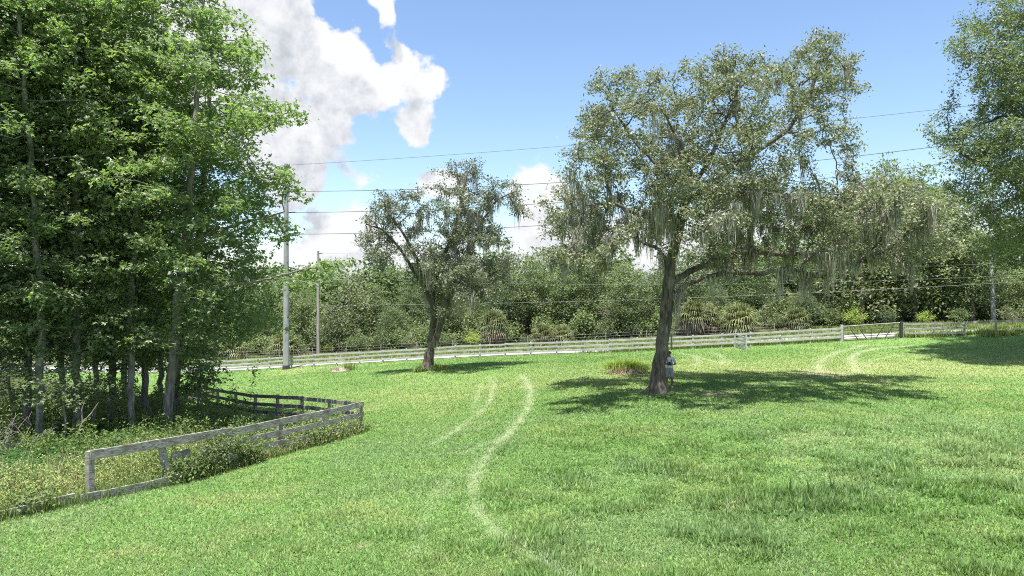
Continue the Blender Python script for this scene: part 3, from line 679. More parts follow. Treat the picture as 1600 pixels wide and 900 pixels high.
gumlist = [  # photo x of the base, distance, prototype, turn, scale, label
    (42,28.0,0,.3,1.00,'sweetgum with dark straight trunk, leftmost of the close front trunks'),
    (62,26.6,1,1.1,.92,'sweetgum with pale speckled leaning trunk beside the dark leftmost trunk'),
    (121,27.6,0,2.2,1.02,'sweetgum with stout brown trunk behind the dead leaning branch'),
    (175,30.5,2,.9,1.10,'slim brown trunked sweetgum just left of the pale leaning one'),
    (205,29.0,1,3.9,.90,'slender pale trunked sweetgum near the middle of the wood'),
    (227,31.5,2,4.0,1.05,'dark trunked sweetgum just right of the slender pale trunk'),
    (-30,27.5,0,5.0,1.0,'sweetgum standing at the extreme left border of the wood'),
    (-120,25.5,1,2.6,1.0,'sweetgum whose trunk is outside the view at far left'),
    (95,35.0,1,.6,1.05,'sweetgum deep in the wood behind the stout brown trunk'),
    (150,38.0,0,1.7,1.0,'sweetgum deep in the wood between two slim trunks'),
    (-80,34.0,0,4.4,1.1,'sweetgum far back at the left border of the wood'),
    (250,35.5,0,5.6,.92,'sweetgum behind the split barked tree at the wood corner'),
    (195,42.0,2,2.9,1.1,'hindmost sweetgum glimpsed right of the slender pale trunk')]
used = set()
for px, d, k, rz, s, lab in gumlist:
    o = prot[k] if k not in used else copy_tree(prot[k]); used.add(k)
    o.location = base(px, d); o.rotation_euler = (0, 0, rz); o.scale = (s, s, s * (.95 + .1 * random.random()))
    tag(o, lab, 'tree', 'sweetgums of the wood inside the paddock')
# the two at the right border of the wood, shaped to their outline
D4 = 28.5
def a4(px, py, dd=0): return tuple(at(px, py, D4 + dd))
b4 = base(262, 29.0)
sk4 = [[tuple(b4 - Vector((0, 0, .15))), a4(262,640), a4(272,560), a4(278,480), a4(290,380), a4(300,250), a4(310,120), a4(318,0), a4(322,-110)],
       [a4(290,380), a4(340,360), a4(390,345), a4(430,335)], [a4(280,470), a4(340,450,-1), a4(400,440,-1.4), a4(450,428,-1.6), a4(505,415,-1.6)], [a4(300,250), a4(350,220), a4(410,200), a4(440,190)]]
ob = []
for px, py, r, dd in [(310,-60,60,0),(330,40,45,-1),(345,110,60,1),(370,75,30,0),(395,130,38,-1),(425,110,14,0),(360,200,60,-2),(415,190,38,0),(445,188,16,0),(380,280,60,1),(425,260,32,-1),(448,300,20,0),(330,330,70,-2),(400,350,50,0),(440,360,24,0),(350,420,55,1),(400,420,40,-1),
                      (450,432,28,-1.6),(490,420,22,-1.6),(512,414,10,-1.6),(400,480,40,0),(425,500,22,0),(350,510,45,-1),(300,480,50,-2),(320,560,30,0),(270,400,60,-2.6),(250,300,60,-2.6),(280,180,60,-2),(300,100,50,-2),(470,426,28,-1.6),(492,418,24,-1.6),(505,413,18,-1.6),(432,440,30,-1.4),(478,432,22,-1.2),(498,422,18,-1.0),(455,192,22,0),(395,60,26,0),(250,520,40,-2)]:
    ob.append((px, py, r, dd)); ob.append((px, py, r * .8, dd + 1.8))
A = cluster(blob_attr(ob, D4, 4.6, rgA, 1.0, .45), rgA, 8, .32, .5)
t = make_tree('sweetgum_tree', None, sk4, A, .38, .48, .19, GUM_LEAF, M['gum_bark'], M['gum_leaf'], 31, tipmax=.022, flare=.5, fh=.3, grav=.05)
tag(t, 'large sweetgum at the right border of the wood, one bough reaching the poles', 'tree', 'sweetgums of the wood inside the paddock')
D5 = 33.0
def a5(px, py, dd=0): return tuple(at(px, py, D5 + dd))
b5 = base(276, D5)
sk5 = [[tuple(b5 - Vector((0, 0, .15))), a5(275,600), a5(285,500), a5(310,380), a5(320,250), a5(330,120), a5(335,20)]]
ob = [(px, py, r, dd) for px, py, r, dd in [(335,20,40,0),(345,90,55,0),(330,170,60,1),(370,230,60,0),(400,180,40,1),(350,320,70,1),(405,300,45,0),(340,420,65,0),(395,400,45,1),(370,490,45,0),(310,540,45,1),(330,590,25,0),(310,610,22,-1),(290,470,60,1),(355,560,16,0),(345,525,25,-1)]]
A = cluster(blob_attr(ob, D5, 3.2, rgA, 1.0, .35), rgA, 8, .34, .5)
t = make_tree('sweetgum_tree', None, sk5, A, .42, .5, .16, GUM_LEAF, M['gum_bark'], M['gum_leaf'], 33, tipmax=.022, flare=.5, fh=.3, grav=.05)
tag(t, 'low branched sweetgum behind the wood corner, drooping towards the back rails', 'tree', 'sweetgums of the wood inside the paddock')
# saplings in front of the trunks
def sapling(seed):
    rg = np.random.default_rng(seed); v = rg.normal(size=(130, 3)); v /= np.linalg.norm(v, axis=1)[:, None]; A = v * (rg.random(130) ** .5)[:, None] * np.array([1.5, 1.3, .9]) + [0, 0, 2.2]
    return make_tree('sweetgum_sapling', None, [[(0, 0, -.1), (.1, 0, .8), (.0, .1, 1.8), (.1, .1, 2.7)]], A, .28, .4, .05, (14, (.22, .22, .10), .17, 'star', .4), M['gum_bark'], M['gum_leaf'], seed, tipmax=.022, flare=.2)
sp = sapling(41)
for i, (px, d, s, rz, lab) in enumerate([(98,25.6,1.0,.5,'leafy young sweetgum growing before the stout brown trunk'), (20,26.5,1.15,2.2,'leafy young sweetgum before the leftmost dark trunk'),
                                         (150,28.0,.85,4.1,'small leafy sweetgum sapling right of the dead leaning branch'), (310,33.5,1.0,5.0,'young sweetgum growing beside the back rails of the paddock')]):
    o = sp if i == 0 else copy_tree(sp); o.location = base(px, d); o.rotation_euler = (0, 0, rz); o.scale = (s, s, s); tag(o, lab, 'sapling', 'sweetgum saplings under the wood')

# ------------------------------------------------------------------ trees beyond the road
def round_proto(name, seed, H, Rr, low, mat, bark, lf, shape='round', dens=1.0):
    rg = np.random.default_rng(seed); out = []
    nb = 16
    for k in range(nb):
        f = (k + .5) / nb; z = low + (H - low) * f * .92
        env = Rr * (math.sin(pi * min(1, f * .85 + .12)) ** .7 if shape == 'round' else (1 - f) ** .8 * 1.0 + .15)
        a = k * 2.4 + rg.random(); c = np.array([math.cos(a) * env * .55, math.sin(a) * env * .55, z]); r = env * .62 + .25
        n = int(26 * dens * r); v = rg.normal(size=(n, 3)); v /= np.linalg.norm(v, axis=1)[:, None]; out.append(c + v * (rg.random(n) ** .4)[:, None] * np.array([r, r, r * .8]))
    A = np.vstack(out)
    return make_tree(name, None, [[(0, 0, -.15), (.1, .1, H * .3), (-.1, 0, H * .6), (0, .1, H * .9)]], A, .7, .85, .18 * H / 10, lf, M[bark], M[mat], seed, tipmax=.05, flare=.3, jitter=.3, r_tip=.02, infl=8)
P2 = [round_proto('woodland_tree', 51, 11, 3.6, 1.0, 'wood_leaf', 'gum_bark', (26, (.42, .42, .28), .30, 'oval', .6)),
      round_proto('woodland_tree', 52, 10, 3.0, .6, 'wood_leaf_grey', 'gum_bark', (22, (.42, .42, .30), .28, 'oval', .8), 'cone'),
      round_proto('woodland_tree', 53, 12, 4.2, 2.0, 'wood_leaf_dark', 'oak_bark', (26, (.45, .45, .26), .32, 'oval', .6)),
      round_proto('woodland_tree', 54, 14, 4.6, 3.0, 'wood_leaf', 'pale_bark', (24, (.50, .50, .28), .32, 'oval', .7))]
# (photo x, photo y of the top, metres beyond the fence line, prototype, width factor, label)
TL = [(345,505,17,2,1.2,'dark low tree beyond the road seen left of the concrete pole'),
      (395,470,19,0,1.1,'green tree beyond the road just left of the concrete pole'),
      (470,445,18,0,1.1,'leafy tree beyond the road between the two poles'),
      (520,455,15,1,1.3,'pale bushy tree just right of the wooden pole'),
      (550,412,17,1,1.25,'tall pointed grey green tree right of the wooden pole'),
      (585,440,22,0,1.2,'round green tree beside the tall pointed one'),
      (615,470,16,0,1.0,'green tree seen left of the forked oak trunk'),
      (645,430,24,3,.9,'thin topped tree rising behind the forked oak'),
      (700,450,18,2,1.1,'dark tree seen right of the forked oak trunk'),
      (745,470,17,0,1.0,'green tree behind the shaggy grey palm'),
      (795,430,19,2,1.0,'dark tree between the two live oaks, left one'),
      (835,388,20,3,1.0,'tall pale green tree between the two live oaks'),
      (880,412,18,0,1.15,'broad green tree under the left boughs of the great oak'),
      (925,370,21,3,1.0,'tall tree behind the hanging moss left of the great trunk'),
      (975,405,16,0,1.1,'bushy tree close left of the great oak trunk'),
      (1020,420,21,2,1.1,'dark tree directly behind the great oak trunk'),
      (1075,392,24,0,1.1,'green tree rising behind the brown skirted palm'),
      (1120,440,19,3,.8,'tree between the two palms right of the great trunk'),
      (1170,395,24,0,1.1,'green tree rising behind the low right palm'),
      (1215,435,18,1,1.3,'grey green tree right of the low palm'),
      (1255,450,15,2,1.0,'dark rounded tree left of the metal gate'),
      (1300,330,20,0,.9,'green tree above the left gate post'),
      (1345,285,17,1,1.0,'grey green tree above the middle of the metal gate'),
      (1385,235,22,3,.75,'tall tree above the right part of the metal gate'),
      (1430,250,18,0,.85,'green tree behind the yellow green bush'),
      (1475,272,21,3,.75,'tree between the yellow bush and the far right pole'),
      (1520,345,17,0,1.0,'green tree just left of the far right pole'),
      (1560,425,21,2,1.0,'dark tree behind the far right pole'),
      (1600,415,18,0,1.1,'green tree beyond the far right fence bays'),
      (1660,400,20,3,1.0,'tree beyond the fence outside the right border'),
      (280,470,19,0,1.2,'green tree beyond the road glimpsed through the right trunks of the wood'),
      (215,480,18,1,1.2,'pale tree beyond the road glimpsed through the middle of the wood'),
      (140,470,20,0,1.2,'green tree beyond the road glimpsed past the stout brown trunk'),
      (60,470,18,3,1.0,'tree beyond the road glimpsed past the pale leaning trunk'),
      (-20,460,20,0,1.2,'tree beyond the road at the left border')]
HT = {0: 11, 1: 10, 2: 12, 3: 14}
used = set()
def place_top(P, H, px, top, off, wf, rz, name=None):
    s = s_of(px, off); x, y = fline(s, off); g = gz1(x, y); h = EYE + (HOR - top) / F * y - g; sc_ = h / (H * 1.02); return (x, y, g), sc_
for i, (px, top, off, k, wf, lab) in enumerate(TL):
    loc, s = place_top(None, HT[k], px, top, off, wf, 0); o = P2[k] if k not in used else copy_tree(P2[k]); used.add(k)
    o.location = loc; o.rotation_euler = (0, 0, i * 1.7); o.scale = (s * wf, s * wf, s); tag(o, lab, 'tree', 'trees beyond the road')
# shrubs in front of them
def shrub_proto(name, seed, mat, size=.22):
    rg = np.random.default_rng(seed); n = 150; v = rg.normal(size=(n, 3)); v /= np.linalg.norm(v, axis=1)[:, None]; A = v * (rg.random(n) ** .5)[:, None] * np.array([1.6, 1.4, 1.15]) + [0, 0, 1.35]; A = A[A[:, 2] > .2]
    return make_tree(name, None, [[(0, 0, -.1), (0, 0, .4)]], A, .35, .45, .06, (16, (.26, .26, .2), size, 'oval', .7), M['gum_bark'], M[mat], seed, tipmax=.05, flare=.1, r_tip=.015)
SH = [shrub_proto('shrub', 61, 'wood_leaf'), shrub_proto('shrub', 62, 'wood_leaf_grey'), shrub_proto('shrub', 63, 'wood_leaf_dark'), shrub_proto('shrub', 64, 'bright_leaf', .2)]
SL = [(355,528,12,1,'pale grey shrub beyond the road left of the concrete pole'),(420,538,12,0,'green shrub beyond the road beside the concrete pole'),(475,540,13,1,'grey green shrub between the two poles'),
      (512,540,13,3,'light green shrub right of the wooden pole'),(560,520,13,0,'green shrub under the tall pointed tree'),(600,515,13.5,2,'dark shrub left of the forked oak'),(640,520,12.5,1,'grey shrub close behind the forked trunk'),
      (700,520,13,0,'green shrub right of the forked trunk'),(740,520,12,3,'yellow green shrub left of the shaggy palm'),(822,525,12.5,2,'dark shrub right of the shaggy palm'),(862,525,11.5,3,'small light green shrub between palms and great oak'),
      (900,500,13.5,0,'green shrub behind the grass clump, left one'),(945,505,13,2,'dark shrub behind the grass clump'),(985,500,13.5,2,'dark shrub left of the great oak trunk'),
      (1125,510,12.5,0,'green shrub between the two right palms'),(1215,490,13,1,'grey green shrub right of the low palm'),(1265,470,14,2,'large dark shrub left of the metal gate'),(1335,482,12,3,'light green shrub above the metal gate'),
      (1300,480,13.5,0,'green shrub behind the left gate post'),(1385,480,13,2,'dark shrub behind the right gate post'),(1445,486,11,3,'bright yellow green rounded bush behind the fence'),(1500,480,13,0,'green shrub left of the far right pole'),
      (1575,478,13,1,'pale grey shrub right of the far right pole'),(1620,480,12,0,'green shrub at the right border beyond the fence'),(230,535,13,3,'sunlit shrub beyond the road seen through the wood'),(170,530,13,0,'shrub beyond the road seen past the slim trunk'),(60,530,13,3,'sunlit shrub beyond the road seen past the pale trunk'),(290,540,13,1,'grey shrub beyond the road seen below the wood corner')]
used = set()
for i, (px, top, off, k, lab) in enumerate(SL):
    loc, s = place_top(None, 2.6, px, top, off, 1, 0); s = min(max(s, .45), 2.2); o = SH[k] if k not in used else copy_tree(SH[k]); used.add(k)
    o.location = loc; o.rotation_euler = (0, 0, i * 2.1); o.scale = (s * 1.1, s * 1.1, s); tag(o, lab, 'shrub', 'shrubs beyond the road')
# a dim mass of wood further back
def far_wood():
    rg = np.random.default_rng(71); C = []
    for k in range(150):
        s = rg.uniform(-75, 125); off = rg.uniform(30, 60); x, y = fline(s, off); g = gz1(x, y); h = rg.uniform(8, 13); r = rg.uniform(2.5, 4)
        n = 150; v = rg.normal(size=(n, 3)); v /= np.linalg.norm(v, axis=1)[:, None]; C.append(np.array([x, y, g + h * .52]) + v * (rg.random(n) ** .4)[:, None] * np.array([r, r, h * .5]))
    C = np.vstack(C); V, Q, ti = leaves_np(C, rg, 7, (.6, .6, .45), .7, 'oval', .7); o = mesh_np('far_wood', V, Q, M['wood_leaf'], attrs={'tint': ('FLOAT', 'FACE', ti)})
    tag(o, 'distant wood closing the view behind the roadside trees', 'wood', kind='stuff')
far_wood()
def thicket():
    rg = np.random.default_rng(72); C = []
    for k in range(190):
        s = -58 + 165 * (k + rg.random()) / 190; off = rg.uniform(12.5, 24); x, y = fline(s, off); g = gz1(x, y); h = rg.uniform(1.6, 3.6); r = rg.uniform(1.0, 1.9)
        n = 110; v = rg.normal(size=(n, 3)); v /= np.linalg.norm(v, axis=1)[:, None]; C.append(np.array([x, y, g + h * .5]) + v * (rg.random(n) ** .4)[:, None] * np.array([r, r, h * .52]))
    C = np.vstack(C); V, Q, ti = leaves_np(C, rg, 9, (.32, .32, .28), .30, 'oval', .7); o = mesh_np('thicket', V, Q, M['wood_leaf'], attrs={'tint': ('FLOAT', 'FACE', ti)})
    tag(o, 'tangled low thicket filling the foot of the trees beyond the road', 'thicket', kind='stuff')
thicket()
# rough verge beyond the road
def tufts(name, pts, rg, per, h, w, mat, lab, cat, kind='stuff', lean=.5, parent=None, org=(0, 0, 0)):
    n = len(pts); C = np.repeat(pts, per, axis=0); m = len(C); C = C + rg.normal(size=(m, 3)) * np.array([.10, .10, 0]) * h / .3; az = rg.random(m) * 2 * pi; ln = lean * (.2 + 1.2 * rg.random(m)); hh = h * (.5 + .7 * rg.random(m)); d = np.stack([np.cos(az), np.sin(az)], 1)
    V = np.empty((m, 6, 3)); k = 0
    for t, wf in ((0, 1), (.55, .9), (1, .1)):
        a = ln * (t ** 1.0) ; q = C.copy() - np.array(org); q[:, :2] += d * (np.sin(a) * hh * t)[:, None]; q[:, 2] += np.cos(a) * hh * t
        for sg in (-1, 1): V[:, k] = q + sg * np.stack([-d[:, 1], d[:, 0], np.zeros(m)], 1) * w * wf * .5; k += 1
    f = np.array([[0, 1, 3, 2], [2, 3, 5, 4]]); Q = (f[None] + (np.arange(m) * 6)[:, None, None]).reshape(-1, 4)
    o = mesh_np(name, V.reshape(-1, 3), Q, mat, parent, attrs={'tint': ('FLOAT', 'FACE', np.repeat(rg.random(m), 2))})
    if lab: tag(o, lab, cat, kind=kind)
    return o
rg = np.random.default_rng(73); n = 3600; s = rg.uniform(-55, 100, n); off = 4.8 + 8 * rg.random(n); s2 = rg.uniform(s_of(880), 100, 2600); s2 = s2[(rg.random(len(s2)) < np.clip((s2 - s_of(880)) / 14, 0, 1)) & ((s2 < s_of(1316)) | (s2 > s_of(1407)))]; s = np.concatenate([s, s2]); off = np.concatenate([off, rg.uniform(.5, 1.3, len(s2))]); P = FP + FD * s[:, None] + FN * off[:, None]; P = np.column_stack([P, gz(P[:, 0], P[:, 1])])
tufts('verge_grass', P, rg, 12, .45, .03, M['vine'], 'rough tall grass on the verge beyond the road', 'grass')

# ------------------------------------------------------------------ palms beyond the road
def palm_proto(seed, H, nf, skirt, fr=1.25):
    rg = np.random.default_rng(seed); t = empty('cabbage_palm'); mb = MB(); mb.tube([(0, 0, -.1), (.03, 0, H * .5), (0, .04, H)], [.2, .17, .16], 8); mb.build('trunk', M['palm_bark'], t, True)
    for nm, cnt, e0, e1, mt in (('frond_crown', nf, -.35, 1.35, 'frond'), ('dead_frond_skirt', skirt, -1.35, -.4, 'dead_frond')):
        if not cnt: continue
        V = []; Qs = []; T = []; n = 0
        for k in range(cnt):
            az = k * 2.39996 + rg.normal(0, .2); el = e0 + (e1 - e0) * (k + .5) / cnt; d = np.array([math.cos(az) * math.cos(el), math.sin(az) * math.cos(el), math.sin(el)]); L_ = fr * (.55 + .2 * rg.random()); hub = np.array([0, 0, H]) + d * L_
            side = np.cross(d, [0, 0, 1]); side /= np.linalg.norm(side) + 1e-6; upv = np.cross(side, d); ti = rg.random()
            V += [np.array([0, 0, H]) - side * .015, np.array([0, 0, H]) + side * .015, hub + side * .015, hub - side * .015]; Qs.append([n, n + 1, n + 2, n + 3]); T.append(ti); n += 4
            for b in np.linspace(-1.9, 1.9, 17):
                e = d * math.cos(b) + side * math.sin(b); l = fr * (.62 + .22 * math.cos(b)) * (.85 + .3 * rg.random()); w = .045
                pt = [hub, hub + e * l * .5 + upv * .05, hub + e * l * .85 - np.array([0, 0, l * .15]), hub + e * l * .95 - np.array([0, 0, l * (.35 + .3 * rg.random())])]; q = np.cross(e, upv); ws = [w * .4, w, w * .8, w * .1]
                for p, ww in zip(pt, ws): V += [p - q * ww, p + q * ww]
                for j in range(3): Qs.append([n + 2 * j, n + 2 * j + 1, n + 2 * j + 3, n + 2 * j + 2]); T.append(np.clip(ti * .6 + .4 * rg.random(), 0, 1))
                n += 8
        mesh_np(nm, np.array(V), np.array(Qs), M[mt], t, attrs={'tint': ('FLOAT', 'FACE', np.array(T))})
    return t
PP = [palm_proto(81, 2.2, 34, 20), palm_proto(82, 1.0, 26, 6)]
used = set()
for i, (px, off, k, s, lab) in enumerate([(772,11.0,0,1.15,'shaggy grey palm behind the fence right of the forked oak'),(1083,10.6,0,1.1,'tall palm with brown dead skirt just right of the great oak trunk'),(1068,11.5,1,.9,'low palm close behind the great oak trunk'),
                                          (1155,10.6,1,1.35,'low spreading green palm right of the brown skirted one'),(848,11.0,1,1.0,'small grey palmetto right of the shaggy palm'),(878,10.6,1,.9,'smaller palmetto behind the fence left of the grass clump'),
                                          (443,12.0,1,1.2,'palmetto beyond the road just right of the concrete pole'),(365,11.6,1,1.1,'pale palmetto beyond the road left of the concrete pole'),(1245,12,1,1.0,'low palmetto before the large dark shrub'),
                                          (1105,12.0,0,.95,'palm with drooping fronds right behind the brown skirted palm')]):
    x, y = fline(s_of(px, off), off); o = PP[k] if k not in used else copy_tree(PP[k]); used.add(k); o.location = (x, y, gz1(x, y)); o.rotation_euler = (0, 0, i * 1.3); o.scale = (s, s, s); tag(o, lab, 'palm', 'palms beyond the road')

# ------------------------------------------------------------------ fences
def V3(x, y, z): return np.array([x, y, z])
# weathered paddock fence
pf = empty('board_fence', (CORNER[0], CORNER[1], gz1(*CORNER)))
tag(pf, 'weathered grey board fence of the paddock, leaning and overgrown, with fallen boards', 'fence')
def fbuild(mb, name, mat):
    o = mb.build(name, mat, pf); o.matrix_parent_inverse = Matrix.Translation(-pf.location); return o
def fpt(t, h=0, side=0): x, y = P0 + UF * t - NF * side; return V3(x, y, gz1(x, y) + h)
HP = 1.28
posts = [(0, 0, 0, HP), (2.26, .22, -.28, 1.18), (4.5, .02, .03, 1.25), (6.7, 0, .02, 1.22), (8.9, 0, 0, 1.22), (11.13, 0, 0, 1.2)]
for t_, sx, sl, h in posts:
    mb = MB(); a = fpt(t_ + sx * .5, -.1); b = fpt(t_ + sx * .5, h) + np.array([*(UF * sl), 0]); mb.beam(a, b, .17, .16, up=(UF[0], UF[1], 0), nseg=4, wob=.01, bev=.012); fbuild(mb, 'post', M['old_board'])
def rail(t0, h0, t1, h1, w=.17, th=.045, side=.09, wob=.04):
    mb = MB(); a = fpt(t0, h0, side); b = fpt(t1, h1, side); mb.beam(a, b, th, w * 1.28, nseg=9, wob=wob, bev=.006); fbuild(mb, 'rail', M['old_board'])
rail(-.05, 1.18, 4.55, 1.20, .20); rail(4.5, 1.17, 9.0, 1.13, .19); rail(8.85, 1.12, 11.25, 1.12, .18)
rail(2.38, .78, 3.0, .80, .19, side=.07); rail(3.3, .80, 7.0, .74, .18, wob=.06); rail(6.8, .72, 11.25, .70, .17)
rail(2.6, .34, 3.3, .42, .19); rail(3.6, .38, 6.9, .42, .18, wob=.07); rail(6.9, .34, 11.25, .30, .18)
def lying(pts, w, th, side):
    for (t0, h0), (t1, h1) in zip(pts[:-1], pts[1:]):
        mb = MB(); mb.beam(fpt(t0, h0, side), fpt(t1 - .03, h1, side), th, w, nseg=8, wob=.05, bev=.006); fbuild(mb, 'fallen_rail', M['old_board'])
lying([(-.4, .12), (2.55, .15)], .24, .05, .26); lying([(-4.2, .12), (-.5, .17)], .24, .05, .20)
def bpt(t, h=0, side=0): p = CORNER + UB * t; return V3(p[0], p[1], gz1(p[0], p[1]) + h)
for k in range(1, 9):
    mb = MB(); mb.beam(bpt(2.55 * k, -.1), bpt(2.55 * k, 1.2), .13, .12, up=(UB[0], UB[1], 0), nseg=3, wob=.01, bev=.01); fbuild(mb, 'post', M['old_board'])
nb_ = np.array([UB[1], -UB[0]])
for k in range(4):
    for hh in (1.12, .72, .33):
        mb = MB(); a = bpt(5.1 * k + (.1 if k == 0 else 0), hh); b = bpt(5.1 * (k + 1) - .01, hh + .02 * math.sin(k * 3 + hh * 9)); o3 = np.array([*(-nb_ * .085), 0]); mb.beam(a + o3, b + o3, .04, .17, nseg=6, wob=.03, bev=.005); fbuild(mb, 'rail', M['old_board'])

# white road fence, left of the gate
def roadfence(label, s0, s1, board, name='board_fence', rails=(1.14, .76, .38), skip=lambda i, h: False, pitch=2.44, dark=None, wobble=.02, rng_seed=1):
    rg = np.random.default_rng(rng_seed); x, y = fline(s0); root = empty(name, (x, y, gz1(x, y))); tag(root, label, 'fence'); n = int(round((s1 - s0) / pitch)); pitch = (s1 - s0) / n; rl = Vector(root.location)
    def put(mb, nm, m): o = mb.build(nm, m, root); o.matrix_parent_inverse = Matrix.Translation(-rl); return o
    for k in range(n + 1):
        x, y = fline(s0 + k * pitch); g = gz1(x, y); mb = MB(); l = rg.normal(0, wobble, 2); mb.beam((x, y, g - .1), (x + l[0], y + l[1], g + 1.28 + rg.normal(0, .02)), .13, .13, up=(FD[0], FD[1], 0), bev=.01); put(mb, 'post', dark if (dark and rg.random() < .5) else board)
    for k in range(0, n, 2):
        for h in rails:
            if skip(k, h): continue
            e = min(k + 2, n); mb = MB(); pts = [fline(s0 + (k + (e - k) * f) * pitch, -.088) for f in (0, 1)]
            a = V3(*pts[0], gz1(*pts[0]) + h + rg.normal(0, wobble)); b = V3(*pts[1], gz1(*pts[1]) + h + rg.normal(0, wobble)); t = (b - a) / np.linalg.norm(b - a) * .008
            mid = fline(s0 + (k + e) / 2 * pitch, -.088); a2_, b2_ = a + t, b - t
            mb.beam(a2_, b2_, .038, .16, nseg=4, wob=.015, bev=.004); put(mb, 'rail', board)
    return root
sL, sG0, sG1 = -46.0, s_of(1316), s_of(1407); sM = s_of(1050)
roadfence('long white three rail board fence along the road, left of the metal gate', sL, sG0 - .12, M['white_board'])
roadfence('weathered broken board fence with missing rails, right of the metal gate', sG1 + .25, s_of(1760), M['worn_board'], rails=(1.14, .76, .38), skip=lambda i, h: (i, h) in ((2, .76), (2, .38), (4, 1.14), (6, .38), (4, .38)), wobble=.05, rng_seed=4)
# wire mesh on the bays right of the great oak
mb = MB(); s0, s1 = sM, s_of(1142)
for k in range(int((s1 - s0) / .3) + 1):
    x, y = fline(s0 + k * .3, .1); g = gz1(x, y); mb.beam((x, y, g + .05), (x, y, g + 1.2), .006, .006, up=(1, 0, 0))
for h in np.arange(.1, 1.2, .15):
    a = fline(s0, .1); b = fline(s1, .1); mb.beam((*a, gz1(*a) + h), (*b, gz1(*b) + h), .006, .006)
x, y = fline(s0, .1); root = mb.build('wire_mesh', M['pale_wire']); tag(root, 'grey wire mesh stretched behind the rails right of the great oak trunk', 'wire mesh')
mb = MB(); x, y = fline(sM - .05, -.35); g = gz1(x, y); mb.beam((x, y, g - .1), (x, y, g + 1.5), .13, .13, up=(1, 0, 0), bev=.015, nseg=3, wob=.01); tag(mb.build('fence_post', M['metal_dark']), 'dark post against the white fence above the person', 'post')
# short white panel standing out from the fence
pn = empty('short_fence', Vector(base(1166, 57.0))); tag(pn, 'short white board panel jutting out from the fence between trunk and gate', 'fence')
x0, y0 = fline(s_of(1148), -.15); x1, y1 = pn.location.x, pn.location.y; g0, g1 = gz1(x0, y0), gz1(x1, y1)
for (x, y, g) in ((x0, y0, g0), (x1, y1, g1)):
    mb = MB(); mb.beam((x, y, g - .1), (x, y, g + 1.25), .13, .13, up=(1, 0, 0), bev=.01); o = mb.build('post', M['white_board'], pn); o.matrix_parent_inverse = Matrix.Translation(-pn.location)
for h, h2 in ((1.15, 1.0), (.75, .7), (.35, .35), (.15, .12)):
    mb = MB(); mb.beam((x0 + .05, y0 - .07, g0 + h), (x1 - .05, y1 - .07, g1 + h2), .04, .15, bev=.005); o = mb.build('rail', M['white_board'], pn); o.matrix_parent_inverse = Matrix.Translation(-pn.location)
# metal gate
ga, gb = fline(sG0 + .10, -.05), fline(sG1 - .10, -.05); za, zb = gz1(*ga) + .08, gz1(*gb) + .12
gate = empty('field_gate', (ga[0], ga[1], za)); tag(gate, 'dark tubular metal field gate with slanting braces, closed', 'gate')
def gp(f, h): return (ga[0] + (gb[0] - ga[0]) * f, ga[1] + (gb[1] - ga[1]) * f, za + (zb - za) * f + h)
def gadd(mb, nm, m='metal_dark'): o = mb.build(nm, M[m], gate, True); o.matrix_parent_inverse = Matrix.Translation(-gate.location)
GH = 1.18
mb = MB(); mb.tube([gp(0, 0), gp(0, GH)], .035, 8); mb.tube([gp(1, 0), gp(1, GH)], .035, 8); mb.tube([gp(0, 0), gp(1, 0)], .03, 8); gadd(mb, 'frame')
mb = MB(); mb.tube([gp(-.01, GH + .02), gp(1.01, GH + .02)], .045, 8); gadd(mb, 'top_bar', 'worn_board')
for h in (.28, .56, .84): mb = MB(); mb.tube([gp(0, h), gp(1, h)], .032, 6); gadd(mb, 'bar')
mb = MB(); mb.tube([gp(.5, 0), gp(.5, GH * .72)], .03, 6); gadd(mb, 'brace')
for f0, f1, h in ((.26, .14, .84), (.42, .30, .84), (.58, .74, 1.1), (.75, .90, 1.1)): mb = MB(); mb.tube([gp(f0, 0), gp(f1, h)], .038, 6); gadd(mb, 'brace')
for f, mt, lab in ((sG0 - .02, 'white_board', 'stout white post carrying the left end of the metal gate'), (sG1 + .10, 'metal_dark', 'dark timber post carrying the right end of the metal gate')):
    x, y = fline(f, .0); g = gz1(x, y); mb = MB(); mb.beam((x, y, g - .1), (x, y, g + 1.42), .2, .2, up=(1, 0, 0), bev=.015, nseg=2, wob=.01); tag(mb.build('gate_post', M[mt]), lab, 'post')
# old posts and wire across the road
ff = empty('wire_fence', (*fline(-40, 9.5), gz1(*fline(-40, 9.5)))); tag(ff, 'low wire fence on thin grey posts beyond the road', 'fence')
for k in range(22):
    x, y = fline(-40 + k * 4.2, 9.5); g = gz1(x, y); mb = MB(); mb.tube([(x, y, g - .1), (x + .03, y, g + 1.2)], [.05, .045], 6); o = mb.build('post', M['pole_wood'], ff); o.matrix_parent_inverse = Matrix.Translation(-ff.location)
for h in (.5, .8, 1.1):
    mb = MB(); mb.tube([(*fline(-40 + k * 4.2, 9.44), gz1(*fline(-40 + k * 4.2, 9.44)) + h) for k in range(22)], .008, 4, False); o = mb.build('wire_strand', M['pale_wire'], ff); o.matrix_parent_inverse = Matrix.Translation(-ff.location)

